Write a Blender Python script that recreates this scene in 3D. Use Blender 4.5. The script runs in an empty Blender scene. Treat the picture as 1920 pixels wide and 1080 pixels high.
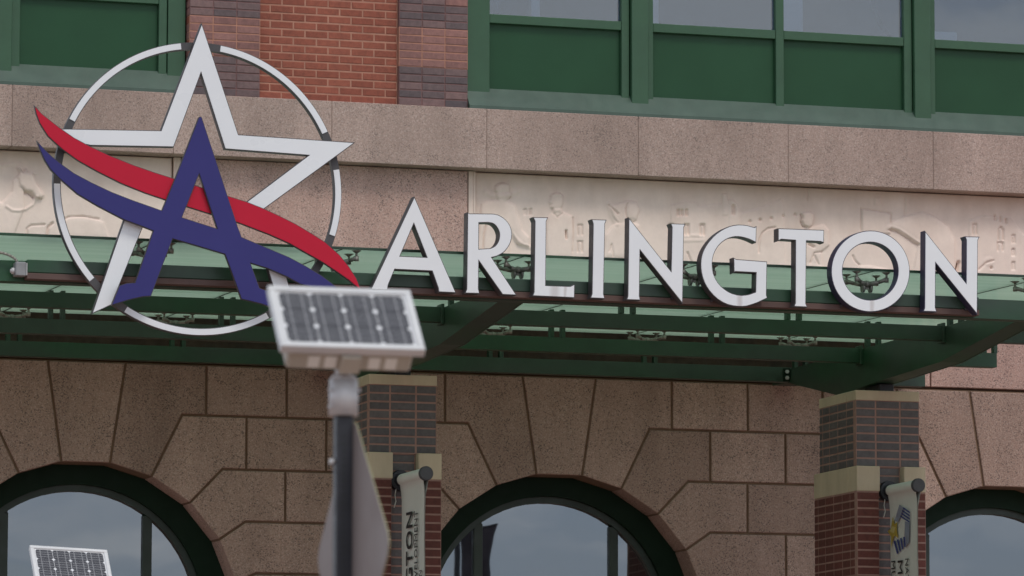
import bpy, bmesh, math, random
import numpy as np
from mathutils import Vector, Matrix
from mathutils.geometry import tessellate_polygon

random.seed(7)
scene = bpy.context.scene
COL = scene.collection
R = math.radians

# ------------------------------------------------------------------ camera
YAW, PITCH, ROLL = R(17.372), R(6.883), R(0.098)
CAM = Vector((-12.4728, -38.5, 1.6))
fwd = Vector((math.sin(YAW) * math.cos(PITCH), math.cos(YAW) * math.cos(PITCH), math.sin(PITCH)))
rgt = Vector((math.cos(YAW), -math.sin(YAW), 0))
up = rgt.cross(fwd)
r2 = rgt * math.cos(ROLL) + up * math.sin(ROLL)
u2 = -rgt * math.sin(ROLL) + up * math.cos(ROLL)
cd = bpy.data.cameras.new('camera')
cam = bpy.data.objects.new('camera', cd)
COL.objects.link(cam)
cam.matrix_world = Matrix(((r2.x, u2.x, -fwd.x, CAM.x), (r2.y, u2.y, -fwd.y, CAM.y), (r2.z, u2.z, -fwd.z, CAM.z), (0, 0, 0, 1)))
cd.sensor_width = 36
cd.lens = 8892 / 1920 * 36
cd.clip_start = 0.5
cd.clip_end = 2000
cd.dof.use_dof = True
cd.dof.focus_distance = 37.5
cd.dof.aperture_fstop = 5.4
scene.camera = cam

# ------------------------------------------------------------------ sky and sun (overcast)
SUN_EL, SUN_AZ = R(58), R(165)           # azimuth clockwise from +y
w = bpy.data.worlds.new('World')
scene.world = w
w.use_nodes = True
nt = w.node_tree
nt.nodes.clear()
N = nt.nodes.new
out = N('ShaderNodeOutputWorld')
bg = N('ShaderNodeBackground')
bg.inputs['Strength'].default_value = 0.1
sky = N('ShaderNodeTexSky')
sky.sky_type = 'NISHITA'
sky.sun_disc = False
sky.sun_elevation = SUN_EL
sky.sun_rotation = SUN_AZ
tc = N('ShaderNodeTexCoord')
mp = N('ShaderNodeMapping')
mp.inputs['Scale'].default_value = (1, 1, 4.0)
noi = N('ShaderNodeTexNoise')
noi.inputs['Scale'].default_value = 7.0
noi.inputs['Detail'].default_value = 9
noi.inputs['Roughness'].default_value = 0.55
ramp = N('ShaderNodeValToRGB')
ramp.color_ramp.elements[0].position = 0.36
ramp.color_ramp.elements[1].position = 0.62
cl = N('ShaderNodeValToRGB')
cl.color_ramp.elements[0].position = 0.41
cl.color_ramp.elements[0].color = (0.42, 0.52, 0.70, 1)
cl.color_ramp.elements[1].position = 0.57
cl.color_ramp.elements[1].color = (0.95, 0.975, 1.0, 1)
cm = N('ShaderNodeVectorMath'); cm.operation = 'SCALE'; cm.inputs['Scale'].default_value = 9.5
mx = N('ShaderNodeMix'); mx.data_type = 'RGBA'
mr = N('ShaderNodeMapRange')
mr.inputs['To Min'].default_value = 0.62
mr.inputs['To Max'].default_value = 1.0
L = nt.links.new
L(tc.outputs['Generated'], mp.inputs['Vector'])
L(mp.outputs['Vector'], noi.inputs['Vector'])
L(noi.outputs['Fac'], ramp.inputs['Fac'])
L(noi.outputs['Fac'], cl.inputs['Fac'])
L(cl.outputs['Color'], cm.inputs[0])
L(ramp.outputs['Color'], mr.inputs['Value'])
L(mr.outputs['Result'], mx.inputs[0])
L(sky.outputs['Color'], mx.inputs[6])
L(cm.outputs['Vector'], mx.inputs[7])
L(mx.outputs[2], bg.inputs['Color'])
L(bg.outputs['Background'], out.inputs['Surface'])

sl = bpy.data.lights.new('sun', 'SUN')
sl.energy = 1.3
sl.angle = R(18)
sl.color = (1.0, 0.93, 0.83)
sun = bpy.data.objects.new('sun', sl)
COL.objects.link(sun)
sd = Vector((math.sin(SUN_AZ) * math.cos(SUN_EL), math.cos(SUN_AZ) * math.cos(SUN_EL), math.sin(SUN_EL)))
sun.rotation_euler = sd.to_track_quat('Z', 'Y').to_euler()
sun.location = (0, -20, 40)

vs = scene.view_settings
vs.view_transform = 'Standard'
try:
    vs.look = 'None'
except Exception:
    pass
vs.exposure = 0.12
vs.gamma = 1
vs.use_curve_mapping = False
scene.render.engine = 'CYCLES'

DATA = {'letters': [('A',[(-2.9784,6.3808),(-2.6602,5.6862),(-2.7934,5.6876),(-2.7968,5.7152),(-2.8432,5.838),(-3.1233,5.8399),(-3.1702,5.7289),(-3.1781,5.689),(-3.3044,5.6882)],[[(-2.9825,6.1763),(-2.8847,5.9396),(-3.083,5.9405)]]),('R',[(-2.5763,6.2822),(-2.5598,6.2734),(-2.3959,6.2789),(-2.384,6.2785),(-2.3671,6.2775),(-2.3507,6.2751),(-2.3364,6.2706),(-2.3226,6.2646),(-2.3092,6.2572),(-2.2959,6.2482),(-2.283,6.2378),(-2.2714,6.2261),(-2.2611,6.2131),(-2.252,6.1988),(-2.2449,6.1836),(-2.2399,6.1675),(-2.2368,6.1506),(-2.2358,6.1331),(-2.2368,6.1149),(-2.2399,6.0961),(-2.2447,6.0783),(-2.2512,6.0618),(-2.2593,6.0463),(-2.2688,6.0316),(-2.2794,6.0175),(-2.2914,6.0043),(-2.3049,5.9924),(-2.322,5.9814),(-2.3406,5.9717),(-2.3538,5.9651),(-2.3891,5.9557),(-2.1988,5.6863),(-2.308,5.6866),(-2.4875,5.9236),(-2.4899,5.7246),(-2.4808,5.6874),(-2.5955,5.686),(-2.5821,5.7175)],[[(-2.4875,6.2061),(-2.4183,6.2105),(-2.4092,6.2096),(-2.3963,6.2082),(-2.3844,6.2054),(-2.3752,6.2008),(-2.367,6.1948),(-2.3595,6.1875),(-2.3524,6.1786),(-2.3459,6.1684),(-2.3406,6.1578),(-2.3367,6.1477),(-2.334,6.1372),(-2.333,6.1255),(-2.3337,6.1115),(-2.3361,6.0962),(-2.3405,6.0817),(-2.347,6.0681),(-2.3554,6.0553),(-2.3652,6.0444),(-2.3782,6.0358),(-2.3926,6.0292),(-2.4028,6.0247),(-2.4877,6.0163)]]),('L',[(-2.0772,6.267),(-1.959,6.2698),(-1.9726,6.2386),(-1.9768,5.7686),(-1.7903,5.7691),(-1.7538,5.7872),(-1.7561,5.6831),(-2.0795,5.6856),(-2.069,5.7151),(-2.0621,6.2349)],[]),('I',[(-1.6266,6.2699),(-1.5074,6.2713),(-1.5205,6.24),(-1.5315,5.7213),(-1.5216,5.6853),(-1.6367,5.6868),(-1.6237,5.7179),(-1.6144,6.2361)],[]),('N',[(-1.3382,6.2967),(-1.0101,5.9121),(-1.0016,6.236),(-1.0131,6.2649),(-0.8935,6.2662),(-0.9067,6.24),(-0.9183,5.6695),(-1.2488,6.0521),(-1.254,5.7171),(-1.2471,5.6845),(-1.3566,5.6841),(-1.3466,5.7122)],[]),('G',[(-0.3354,6.2733),(-0.3549,6.2636),(-0.411,6.2761),(-0.4416,6.2782),(-0.481,6.2783),(-0.516,6.273),(-0.551,6.2629),(-0.5865,6.247),(-0.6211,6.2268),(-0.6532,6.2036),(-0.6833,6.1764),(-0.7125,6.1432),(-0.7377,6.1079),(-0.7561,6.0741),(-0.7689,6.0405),(-0.7759,6.0072),(-0.7784,5.974),(-0.7778,5.9414),(-0.7732,5.9081),(-0.7641,5.8718),(-0.7503,5.8356),(-0.7315,5.8024),(-0.708,5.7711),(-0.6793,5.7412),(-0.6462,5.7147),(-0.6091,5.6931),(-0.5689,5.6772),(-0.5258,5.6687),(-0.4836,5.6656),(-0.4482,5.6663),(-0.4137,5.6718),(-0.3704,5.6854),(-0.3358,5.6982),(-0.2515,5.7381),(-0.26,5.7584),(-0.254,6.0116),(-0.4977,6.0196),(-0.5194,6.0313),(-0.5175,5.9143),(-0.5043,5.9244),(-0.3441,5.9232),(-0.3479,5.7809),(-0.3977,5.7621),(-0.4245,5.7566),(-0.46,5.7525),(-0.4949,5.7553),(-0.5298,5.7631),(-0.562,5.7763),(-0.5917,5.7939),(-0.6185,5.8147),(-0.6419,5.8397),(-0.6618,5.8704),(-0.6765,5.9045),(-0.6839,5.941),(-0.6855,5.9777),(-0.6829,6.0113),(-0.6745,6.0443),(-0.6585,6.0794),(-0.637,6.112),(-0.6108,6.138),(-0.5825,6.1584),(-0.5548,6.172),(-0.5281,6.1805),(-0.5043,6.185),(-0.4814,6.1861),(-0.4581,6.1845),(-0.4348,6.1806),(-0.4085,6.1739),(-0.3881,6.1678),(-0.3399,6.1476)],[]),('T',[(-0.1675,6.264),(0.1996,6.2659),(0.1973,6.1664),(0.1714,6.1758),(0.0591,6.1771),(0.0508,5.7095),(0.0639,5.6804),(-0.0457,5.6816),(-0.0346,5.7093),(-0.0303,6.1772),(-0.1422,6.18),(-0.1681,6.1664)],[]),('O',[(0.8839,5.9826),(0.8816,5.9481),(0.8754,5.9139),(0.8652,5.8804),(0.8513,5.848),(0.8339,5.8172),(0.813,5.7883),(0.7892,5.7618),(0.7625,5.7379),(0.7334,5.7169),(0.7022,5.6992),(0.6694,5.6848),(0.6353,5.6741),(0.6003,5.667),(0.565,5.6638),(0.5297,5.6645),(0.4949,5.669),(0.4611,5.6772),(0.4285,5.6892),(0.3978,5.7047),(0.3692,5.7234),(0.3431,5.7453),(0.3198,5.77),(0.2996,5.7972),(0.2828,5.8266),(0.2695,5.8578),(0.26,5.8904),(0.2543,5.924),(0.2526,5.9582),(0.2548,5.9925),(0.2609,6.0266),(0.2709,6.06),(0.2846,6.0922),(0.3019,6.123),(0.3225,6.1518),(0.3462,6.1784),(0.3726,6.2024),(0.4016,6.2235),(0.4327,6.2414),(0.4654,6.256),(0.4995,6.2669),(0.5344,6.2741),(0.5698,6.2775),(0.6052,6.2771),(0.6401,6.2727),(0.6742,6.2646),(0.7068,6.2527),(0.7378,6.2373),(0.7666,6.2185),(0.7929,6.1966),(0.8164,6.1718),(0.8367,6.1445),(0.8537,6.1149),(0.867,6.0836),(0.8766,6.0508),(0.8822,6.017)],[[(0.7886,5.9797),(0.7869,5.9554),(0.7825,5.9313),(0.7754,5.9077),(0.7657,5.8849),(0.7534,5.8632),(0.7387,5.8428),(0.7219,5.8241),(0.7032,5.8073),(0.6827,5.7925),(0.6608,5.78),(0.6376,5.7698),(0.6136,5.7622),(0.589,5.7573),(0.5641,5.755),(0.5393,5.7554),(0.5148,5.7586),(0.4909,5.7644),(0.468,5.7728),(0.4463,5.7837),(0.4261,5.7969),(0.4077,5.8124),(0.3913,5.8298),(0.3771,5.849),(0.3652,5.8697),(0.3559,5.8917),(0.3491,5.9146),(0.3452,5.9383),(0.3439,5.9624),(0.3455,5.9867),(0.3498,6.0107),(0.3569,6.0342),(0.3665,6.057),(0.3787,6.0786),(0.3933,6.099),(0.41,6.1177),(0.4286,6.1346),(0.449,6.1494),(0.4709,6.1621),(0.494,6.1723),(0.518,6.18),(0.5426,6.185),(0.5675,6.1874),(0.5924,6.1871),(0.617,6.184),(0.641,6.1782),(0.664,6.1699),(0.6857,6.159),(0.706,6.1458),(0.7245,6.1303),(0.741,6.1129),(0.7554,6.0936),(0.7673,6.0728),(0.7767,6.0507),(0.7834,6.0277),(0.7874,6.0039)]]),('N',[(1.0079,6.2949),(1.3366,5.9135),(1.3416,6.2376),(1.329,6.2647),(1.4519,6.2668),(1.4379,6.2392),(1.4261,5.6748),(1.0933,6.0504),(1.0876,5.7162),(1.0993,5.6832),(0.9862,5.6828),(0.9984,5.7093)],[])],'star': [[(-5.6021,6.7486),(-4.87,6.7706),(-4.5786,7.5642),(-4.3,6.7685),(-3.4295,6.7514),(-4.1039,6.2381),(-4.1587,6.1836),(-4.2771,6.221),(-4.2344,6.2854),(-3.7831,6.6396),(-4.399,6.6571),(-4.5809,7.1966),(-4.775,6.6534),(-5.3808,6.6366),(-5.52,6.6569)],[(-5.1158,6.1623),(-4.968,6.1341),(-5.2162,5.5021),(-5.3579,5.4323)],[(-4.097,5.8701),(-3.9505,5.8064),(-3.914,5.6807),(-3.8329,5.4064),(-3.9756,5.4859)]],'red': [(-5.7988,6.9039),(-5.7404,6.8445),(-5.6073,6.7478),(-5.5075,6.6845),(-5.3872,6.6267),(-5.249,6.5695),(-5.0762,6.5085),(-4.9203,6.4619),(-4.7727,6.4228),(-4.5761,6.3697),(-4.3849,6.3176),(-4.2451,6.2809),(-4.1132,6.2357),(-3.9992,6.1888),(-3.8755,6.1338),(-3.7431,6.062),(-3.659,6.0132),(-3.55,5.9229),(-3.4807,5.8428),(-3.4237,5.7584),(-3.3845,5.6663),(-3.4065,5.6817),(-3.4801,5.7404),(-3.5615,5.7925),(-3.683,5.8662),(-3.8051,5.9281),(-3.9258,5.99),(-4.0711,6.047),(-4.1674,6.0792),(-4.3046,6.1243),(-4.5666,6.1932),(-4.8326,6.264),(-4.9878,6.3086),(-5.1606,6.3691),(-5.3336,6.4463),(-5.48,6.5207),(-5.5922,6.5957),(-5.696,6.684),(-5.7571,6.775),(-5.7833,6.8413)],'blue': [(-5.7826,6.6461),(-5.7356,6.5973),(-5.6703,6.537),(-5.606,6.4889),(-5.511,6.4257),(-5.382,6.3636),(-5.2354,6.3021),(-5.0801,6.2493),(-4.8726,6.1863),(-4.779,6.4184),(-4.6098,6.8683),(-4.5982,6.8766),(-4.5864,6.8714),(-4.3927,6.316),(-4.3146,6.0924),(-4.2849,6.019),(-4.0941,5.9483),(-3.9329,5.8882),(-3.8124,5.8301),(-3.6905,5.7643),(-3.5809,5.6875),(-3.4859,5.605),(-3.6648,5.6524),(-3.8509,5.6954),(-3.948,5.744),(-4.0929,5.7996),(-4.217,5.8324),(-4.1499,5.6572),(-4.0514,5.6302),(-3.9914,5.498),(-4.1372,5.5426),(-4.2841,5.5717),(-4.4068,5.889),(-4.6026,5.9386),(-4.79,5.9846),(-4.9434,5.5679),(-5.0026,5.5622),(-5.1105,5.5335),(-5.2314,5.4911),(-5.1734,5.6376),(-5.1196,5.6568),(-5.0617,5.6624),(-4.9343,6.036),(-5.0207,6.0668),(-5.1473,6.1066),(-5.3371,6.1958),(-5.4833,6.2745),(-5.6129,6.3785),(-5.6821,6.4432),(-5.7255,6.509),(-5.7607,6.5835)],'blueh': [(-4.6023,6.4567),(-4.4672,6.0734),(-4.7228,6.1424)],'ring': (-4.5761,6.3714,1.0595),'arcs': [(154.2,97.9),(81.7,25.7),(10.1,-16.7),(-179.4,-138.4),(-120.5,-60.2)],'relief': [('p',0.05,0.05,[(-0.6975,7.1979),(-0.6592,7.2207),(-0.5605,7.2303),(-0.4507,7.2244),(-0.3901,7.19),(-0.3514,7.0645),(-0.3293,6.9807),(-0.2631,6.9199),(-0.263,6.8299),(-0.3731,6.8519),(-0.4282,6.9554),(-0.4497,6.722),(-0.7455,6.7103),(-0.7136,7.0493)]),('p',0.055,0.05,[(-0.5662,7.32),(-0.4453,7.3253),(-0.4343,7.294),(-0.4265,7.2679),(-0.4419,7.246),(-0.4507,7.2244),(-0.4836,7.2092),(-0.4835,7.1648),(-0.5494,7.162),(-0.5551,7.2358),(-0.5694,7.2775)]),('p',0.07,0.03,[(-0.5848,7.298),(-0.5773,7.3513),(-0.5389,7.3763),(-0.4839,7.3851),(-0.4454,7.3677),(-0.4343,7.3099),(-0.5057,7.2856)]),('l',0.05,0.03,[(-0.6539,7.2929),(-0.6045,7.2707),(-0.5551,7.2623),(-0.4947,7.2702),(-0.4398,7.2811),(-0.3958,7.301),(-0.3573,7.3239)]),('l',0.045,0.022,[(-0.4282,6.9449),(-0.3731,6.8837),(-0.3291,6.8484),(-0.2575,6.8301)]),('r',0.03,0.012,[(-0.6533,7.0201),(-0.6749,6.9241),(-0.6823,6.7972)]),('r',0.02,0.01,[(-0.4617,7.2346),(-0.4342,7.2569),(-0.4343,7.294)]),('p',0.05,0.05,[(-0.0978,7.0964),(-0.0537,7.1513),(0.0238,7.1599),(0.1234,7.1217),(0.1345,6.9787),(0.1235,6.7447),(-0.1086,6.7355),(-0.1143,7.0214)]),('p',0.055,0.05,[(-0.0759,7.2938),(-0.0427,7.3133),(0.0071,7.3155),(0.0436,7.2937),(0.0481,7.2407),(0.0293,7.1867),(-0.0094,7.166),(-0.0537,7.1704),(-0.078,7.1822),(-0.0736,7.2142),(-0.0924,7.2219),(-0.0781,7.2512)]),('p',0.065,0.02,[(-0.0737,7.2833),(-0.0427,7.3154),(0.0126,7.3179),(0.0481,7.2886),(0.0348,7.2561),(0.0071,7.2761),(-0.0427,7.2772)]),('p',0.06,0.03,[(-0.0537,7.1832),(0.0237,7.1865),(0.0348,7.1392),(-0.0537,7.1354)]),('r',0.05,0.016,[(0.0648,6.9864),(0.0681,6.9229)]),('r',0.015,0.01,[(-0.0537,7.1407),(-0.0149,7.0999),(0.0348,7.1392)]),('r',0.015,0.01,[(0.1345,7.1062),(0.1323,6.9573),(0.1235,6.8084)]),('p',0.045,0.05,[(0.4568,7.2371),(0.5014,7.2283),(0.5684,7.2579),(0.6354,7.2821),(0.7136,7.2695),(0.7414,7.1959),(0.7133,7.1093),(0.6463,7.0745),(0.5458,7.0703),(0.4902,7.1319)]),('p',0.06,0.04,[(0.613,7.2438),(0.6689,7.2676),(0.7247,7.2272),(0.7302,7.1634),(0.6966,7.1086),(0.6351,7.106),(0.6129,7.1691)]),('r',0.02,0.01,[(0.6242,7.2496),(0.6073,7.1902),(0.6184,7.1266),(0.6575,7.0963)]),('p',0.05,0.05,[(0.4232,6.9693),(0.4901,7.0573),(0.624,7.1055),(0.7356,7.0675),(0.7687,6.7702),(0.4008,6.7557)]),('l',0.05,0.03,[(0.4568,7.2371),(0.4902,7.1319),(0.5291,7.0696)]),('r',0.025,0.012,[(0.4568,7.2317),(0.5404,7.1553)]),('r',0.015,0.01,[(0.4565,6.8217),(0.4788,6.8864),(0.4954,6.7807)]),('r',0.02,0.012,[(0.1789,6.9593),(0.1789,7.0443),(0.2177,7.0459),(0.2177,6.9609)]),('r',0.02,0.012,[(0.1789,6.8106),(0.1789,6.9008),(0.2177,6.9024),(0.2177,6.8121)]),('r',0.02,0.012,[(-0.3074,7.114),(-0.3075,7.1617),(-0.291,7.1624),(-0.2909,7.1147)]),('r',0.02,0.012,[(-0.2579,7.1161),(-0.2579,7.1638),(-0.2414,7.1645),(-0.2413,7.1168)]),('p',0.02,0.012,[(1.0235,7.2529),(1.1599,7.2934),(1.2737,7.2897),(1.2781,7.2552),(1.4972,7.2907),(1.598,7.3298),(1.6527,7.2713),(1.6754,7.2114),(1.8913,7.2816),(2.0482,7.358),(2.0755,7.2982),(2.0904,6.6808),(1.022,6.6397)]),('p',0.035,0.015,[(1.4976,7.3775),(1.5525,7.3799),(1.5608,7.1805),(1.4922,7.1776)]),('p',0.035,0.03,[(1.5522,7.3191),(1.598,7.3341),(1.6436,7.2883),(1.6707,7.2026),(1.67,7.0462),(1.5511,7.0413)]),('r',0.03,0.025,[(1.0942,7.2084),(1.0941,7.1694)]),('r',0.03,0.025,[(1.1278,7.2098),(1.1277,7.1709)]),('r',0.03,0.025,[(1.1706,7.2116),(1.1705,7.1727)]),('r',0.025,0.02,[(1.1554,6.999),(1.1557,7.0855),(1.1848,7.0867),(1.1845,7.0002)]),('r',0.025,0.02,[(1.301,7.005),(1.3013,7.0916),(1.3304,7.0928),(1.3301,7.0062)]),('r',0.025,0.02,[(1.0129,6.9931),(1.0131,7.0795),(1.0421,7.0808),(1.0419,6.9943)]),('r',0.035,0.03,[(1.6023,7.2691),(1.6021,7.204)]),('l',0.028,0.02,[(1.041,6.9856),(1.3137,6.9968)]),('l',0.028,0.02,[(1.0409,6.9425),(1.3227,6.9583)]),('r',0.025,0.025,[(1.7548,7.1409),(1.7584,7.1385)]),('r',0.025,0.025,[(1.8494,7.1579),(1.853,7.1555)]),('r',0.025,0.025,[(1.9552,7.1781),(1.9588,7.1756)]),('r',0.025,0.025,[(2.0676,7.202),(2.0712,7.1995)]),('r',0.025,0.025,[(2.1811,7.2199),(2.1848,7.2174)]),('r',0.02,0.014,[(1.8388,6.8707),(1.8439,6.9839),(1.8718,7.0458),(1.9271,7.0873),(1.9915,7.0986)]),('r',0.02,0.014,[(1.1768,6.8443),(1.2084,6.7678),(1.2401,6.7388)]),('p',0.05,0.05,[(2.2865,7.0891),(2.3421,7.1176),(2.4441,7.148),(2.4947,7.0977),(2.4984,6.9582),(2.424,6.9029),(2.4414,6.7379),(2.275,6.7315),(2.2025,6.9462)]),('p',0.055,0.05,[(2.2365,7.2222),(2.2597,7.2433),(2.3152,7.2517),(2.3521,7.2359),(2.3564,7.188),(2.3422,7.135),(2.3236,7.1125),(2.2847,7.1065),(2.2544,7.1227),(2.2453,7.1484),(2.2297,7.1696),(2.2428,7.1919)]),('r',0.03,0.014,[(2.2319,7.222),(2.2456,7.2008),(2.2334,7.1654),(2.2497,7.1225),(2.282,7.1107)]),('r',0.03,0.02,[(2.3041,6.9591),(2.3456,6.9389)]),('r',0.02,0.012,[(2.4239,6.8985),(2.3499,6.8868),(2.3123,6.7939)]),('r',0.02,0.012,[(2.3497,6.865),(2.3908,6.7839)]),('l',0.03,0.03,[(2.2753,6.7663),(2.423,6.7546)]),('r',0.012,0.014,[(2.3045,7.4566),(2.302,7.356)]),('p',0.03,0.012,[(2.8027,7.3014),(3.0824,7.2695),(3.0761,7.085),(2.801,7.0737)]),('r',0.02,0.012,[(2.8012,7.0999),(2.8027,7.2997),(3.0823,7.2678),(3.077,7.1903)]),('r',0.012,0.014,[(3.2175,7.4203),(3.2132,7.2531)]),('p',0.02,0.02,[(2.92,7.403),(2.9948,7.415),(2.9942,7.336),(2.9195,7.3328)]),('p',0.06,0.06,[(3.0486,7.1452),(3.0958,7.1999),(3.2085,7.2485),(3.3871,7.3001),(3.5088,7.2524),(3.621,7.1779),(3.6857,7.0573),(3.6819,6.6877),(3.2595,6.6716),(3.3181,6.9369),(3.3374,7.0035),(3.2629,7.0488),(3.1512,7.1144)]),('l',0.045,0.03,[(3.0532,7.1367),(3.1325,7.1224),(3.207,7.0816),(3.2815,7.032),(3.3374,7.0035)]),('r',0.03,0.014,[(3.0577,7.1211),(3.1324,7.1092),(3.2069,7.0684),(3.2907,7.0148),(3.3421,6.9949)]),('r',0.02,0.014,[(2.7204,6.878),(2.7387,6.8351),(2.7802,6.7974)]),('p',0.03,0.03,[(2.7756,6.7928),(2.8872,6.7972),(3.0548,6.7688),(3.0544,6.725),(2.7564,6.7135)]),('r',0.05,0.03,[(3.7213,6.8563),(3.7018,6.7851)]),('r',0.02,0.016,[(3.9142,6.8022),(3.9858,6.8667),(4.0522,6.8869)]),('r',0.03,0.02,[(4.0279,6.8225),(4.0325,6.8174)]),('p',0.035,0.03,[(4.0711,6.8788),(4.0677,6.8624),(4.0581,6.8472),(4.0433,6.8349),(4.0247,6.8267),(4.0042,6.8233),(3.9838,6.8251),(3.9654,6.8319),(3.9509,6.843),(3.9416,6.8574),(3.9386,6.8736),(3.942,6.8901),(3.9516,6.9052),(3.9663,6.9175),(3.9849,6.9257),(4.0054,6.9292),(4.0259,6.9274),(4.0442,6.9206),(4.0588,6.9095),(4.068,6.8951)]),('p',0.025,0.012,[(3.8196,7.2303),(3.9526,7.2888),(4.2276,7.2828),(4.3361,7.1369),(4.4828,7.1429),(4.4769,6.6738),(3.8134,6.6487)]),('r',0.03,0.022,[(4.0757,7.2852),(4.0754,7.2543)]),('r',0.03,0.022,[(4.1249,7.2735),(4.1246,7.2425)]),('r',0.03,0.022,[(4.1779,7.2609),(4.1776,7.2299)]),('r',0.022,0.014,[(4.1037,7.0743),(4.1047,7.1627),(4.1268,7.1901),(4.1483,7.1645),(4.1473,7.0761)]),('r',0.022,0.014,[(4.0959,6.9769),(4.0968,7.052),(4.1441,7.0477),(4.1433,6.9788)]),('r',0.02,0.014,[(3.8609,7.1129),(3.8618,7.2011),(3.893,7.2025),(3.8921,7.1142)]),('r',0.02,0.014,[(4.2343,7.0531),(4.2351,7.1195),(4.2589,7.1204),(4.2581,7.0541)]),('r',0.02,0.014,[(4.233,6.9382),(4.2336,6.9957),(4.2545,6.9965),(4.2539,6.939)]),('r',0.02,0.014,[(4.2315,6.8145),(4.2323,6.8781),(4.2531,6.8789),(4.2524,6.8153)]),('p',0.045,0.05,[(-5.0245,7.0738),(-4.8609,7.0229),(-4.7807,7.1192),(-4.7762,7.2123),(-4.736,7.2547),(-4.7128,7.2616),(-4.6757,7.1238),(-4.6679,6.9848),(-4.7297,6.8198),(-4.7634,6.7258),(-5.1118,6.7115)]),('p',0.08,0.03,[(-4.7418,7.2487),(-4.7131,7.2848),(-4.6079,7.2838),(-4.5716,7.1982),(-4.5059,7.1022),(-4.5228,7.0608),(-4.5815,7.0698),(-4.6172,7.1148),(-4.6699,7.1241),(-4.7231,7.1682)]),('p',0.09,0.02,[(-4.7464,7.3298),(-4.7195,7.3252),(-4.6777,7.2632),(-4.7128,7.2639)]),('p',0.09,0.015,[(-4.6727,7.3215),(-4.655,7.3107),(-4.6488,7.2819),(-4.6721,7.2809)]),('l',0.05,0.012,[(-4.678,7.2806),(-4.6197,7.2914),(-4.5726,7.2737)]),('l',0.05,0.014,[(-4.5699,7.082),(-4.5983,7.0168),(-4.6619,6.9735),(-4.7201,6.9571),(-4.7784,6.9592),(-4.8255,6.9897)]),('r',0.03,0.016,[(-4.6697,7.1125),(-4.6346,7.1082),(-4.5991,7.0749)]),('l',0.035,0.018,[(-4.9352,7.3212),(-4.8422,7.3371),(-4.7491,7.3529),(-4.7023,7.3458)]),('p',0.05,0.06,[(-4.7537,6.8652),(-4.7577,6.8256),(-4.7704,6.7896),(-4.7906,6.7606),(-4.8163,6.7414),(-4.845,6.734),(-4.8738,6.7391),(-4.9,6.7561),(-4.921,6.7834),(-4.9347,6.8183),(-4.9399,6.8574),(-4.9359,6.8969),(-4.9232,6.9329),(-4.9031,6.962),(-4.8774,6.9812),(-4.8487,6.9887),(-4.8199,6.9837),(-4.7936,6.9667),(-4.7726,6.9394),(-4.7589,6.9044)]),('r',0.02,0.014,[(-4.6413,6.754),(-4.648,6.8116),(-4.6134,6.8421),(-4.4966,6.8528)]),('r',0.03,0.02,[(-4.4776,6.7491),(-4.467,6.8308),(-4.4324,6.8671)]),('r',0.02,0.014,[(-4.3798,6.8809),(-4.2983,6.925),(-4.1809,6.9358),(-4.0394,6.9185)]),('p',0.03,0.05,[(-4.3681,6.8814),(-4.2749,6.9318),(-4.1338,6.932),(-3.992,6.8972),(-3.9431,6.7593),(-4.3662,6.742)]),('p',0.06,0.08,[(-4.9585,7.3202),(-4.963,7.2805),(-4.9773,7.2443),(-5.0,7.2151),(-5.0289,7.1957),(-5.0611,7.188),(-5.0935,7.1928),(-5.1229,7.2096),(-5.1464,7.2367),(-5.1618,7.2715),(-5.1675,7.3107),(-5.163,7.3502),(-5.1487,7.3864),(-5.1261,7.4157),(-5.0972,7.4352),(-5.065,7.4429),(-5.0326,7.4382),(-5.0032,7.4214),(-4.9796,7.3942),(-4.9642,7.3594)])],'emblem': {'grey': [[(-2.743,4.475),(-2.8294,4.4453),(-2.7109,4.3355),(-2.635,4.3507)],[(-2.8581,4.3323),(-2.9552,4.3107),(-2.9384,4.1525),(-2.8669,4.1276),(-2.8467,4.2171)]],'blue': [[(-2.8317,4.4469),(-2.966,4.4005),(-2.9645,4.3879),(-2.8212,4.4365)],[(-2.8108,4.4263),(-2.963,4.3756),(-2.9615,4.363),(-2.8003,4.416)],[(-2.7899,4.4058),(-2.96,4.3506),(-2.9585,4.338),(-2.7794,4.3954)],[(-2.769,4.3852),(-2.957,4.3256),(-2.9555,4.3131),(-2.7585,4.3748)],[(-2.8554,4.2081),(-2.8714,4.1273),(-2.8445,4.1199),(-2.8201,4.2051)],[(-2.7854,4.2021),(-2.8179,4.1127),(-2.791,4.1053),(-2.75,4.199)],[(-2.7151,4.196),(-2.7644,4.098),(-2.7374,4.0906),(-2.6796,4.193)],[(-2.6447,4.19),(-2.7107,4.0832),(-2.6836,4.0758),(-2.609,4.1869)]],'gold': [[(-2.5952,4.3839),(-2.6344,4.3237),(-2.6953,4.3365),(-2.6784,4.2828),(-2.7082,4.2074),(-2.6324,4.2309),(-2.5911,4.1913),(-2.5537,4.1259),(-2.5603,4.2271),(-2.4845,4.2743),(-2.5595,4.2948)]],'cream': [[(-2.5891,4.3098),(-2.6608,4.2966),(-2.6194,4.2503),(-2.5297,4.2714)]]}}

# ------------------------------------------------------------------ materials
def base_mat(name):
    m = bpy.data.materials.new(name)
    m.use_nodes = True
    b = m.node_tree.nodes['Principled BSDF']
    return m, m.node_tree, b

def mth(t, op, a, b=None):
    n = t.nodes.new('ShaderNodeMath'); n.operation = op
    for i, v in enumerate((a, b)):
        if v is None: continue
        if isinstance(v, (int, float)): n.inputs[i].default_value = v
        else: t.links.new(v, n.inputs[i])
    return n.outputs[0]

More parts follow.
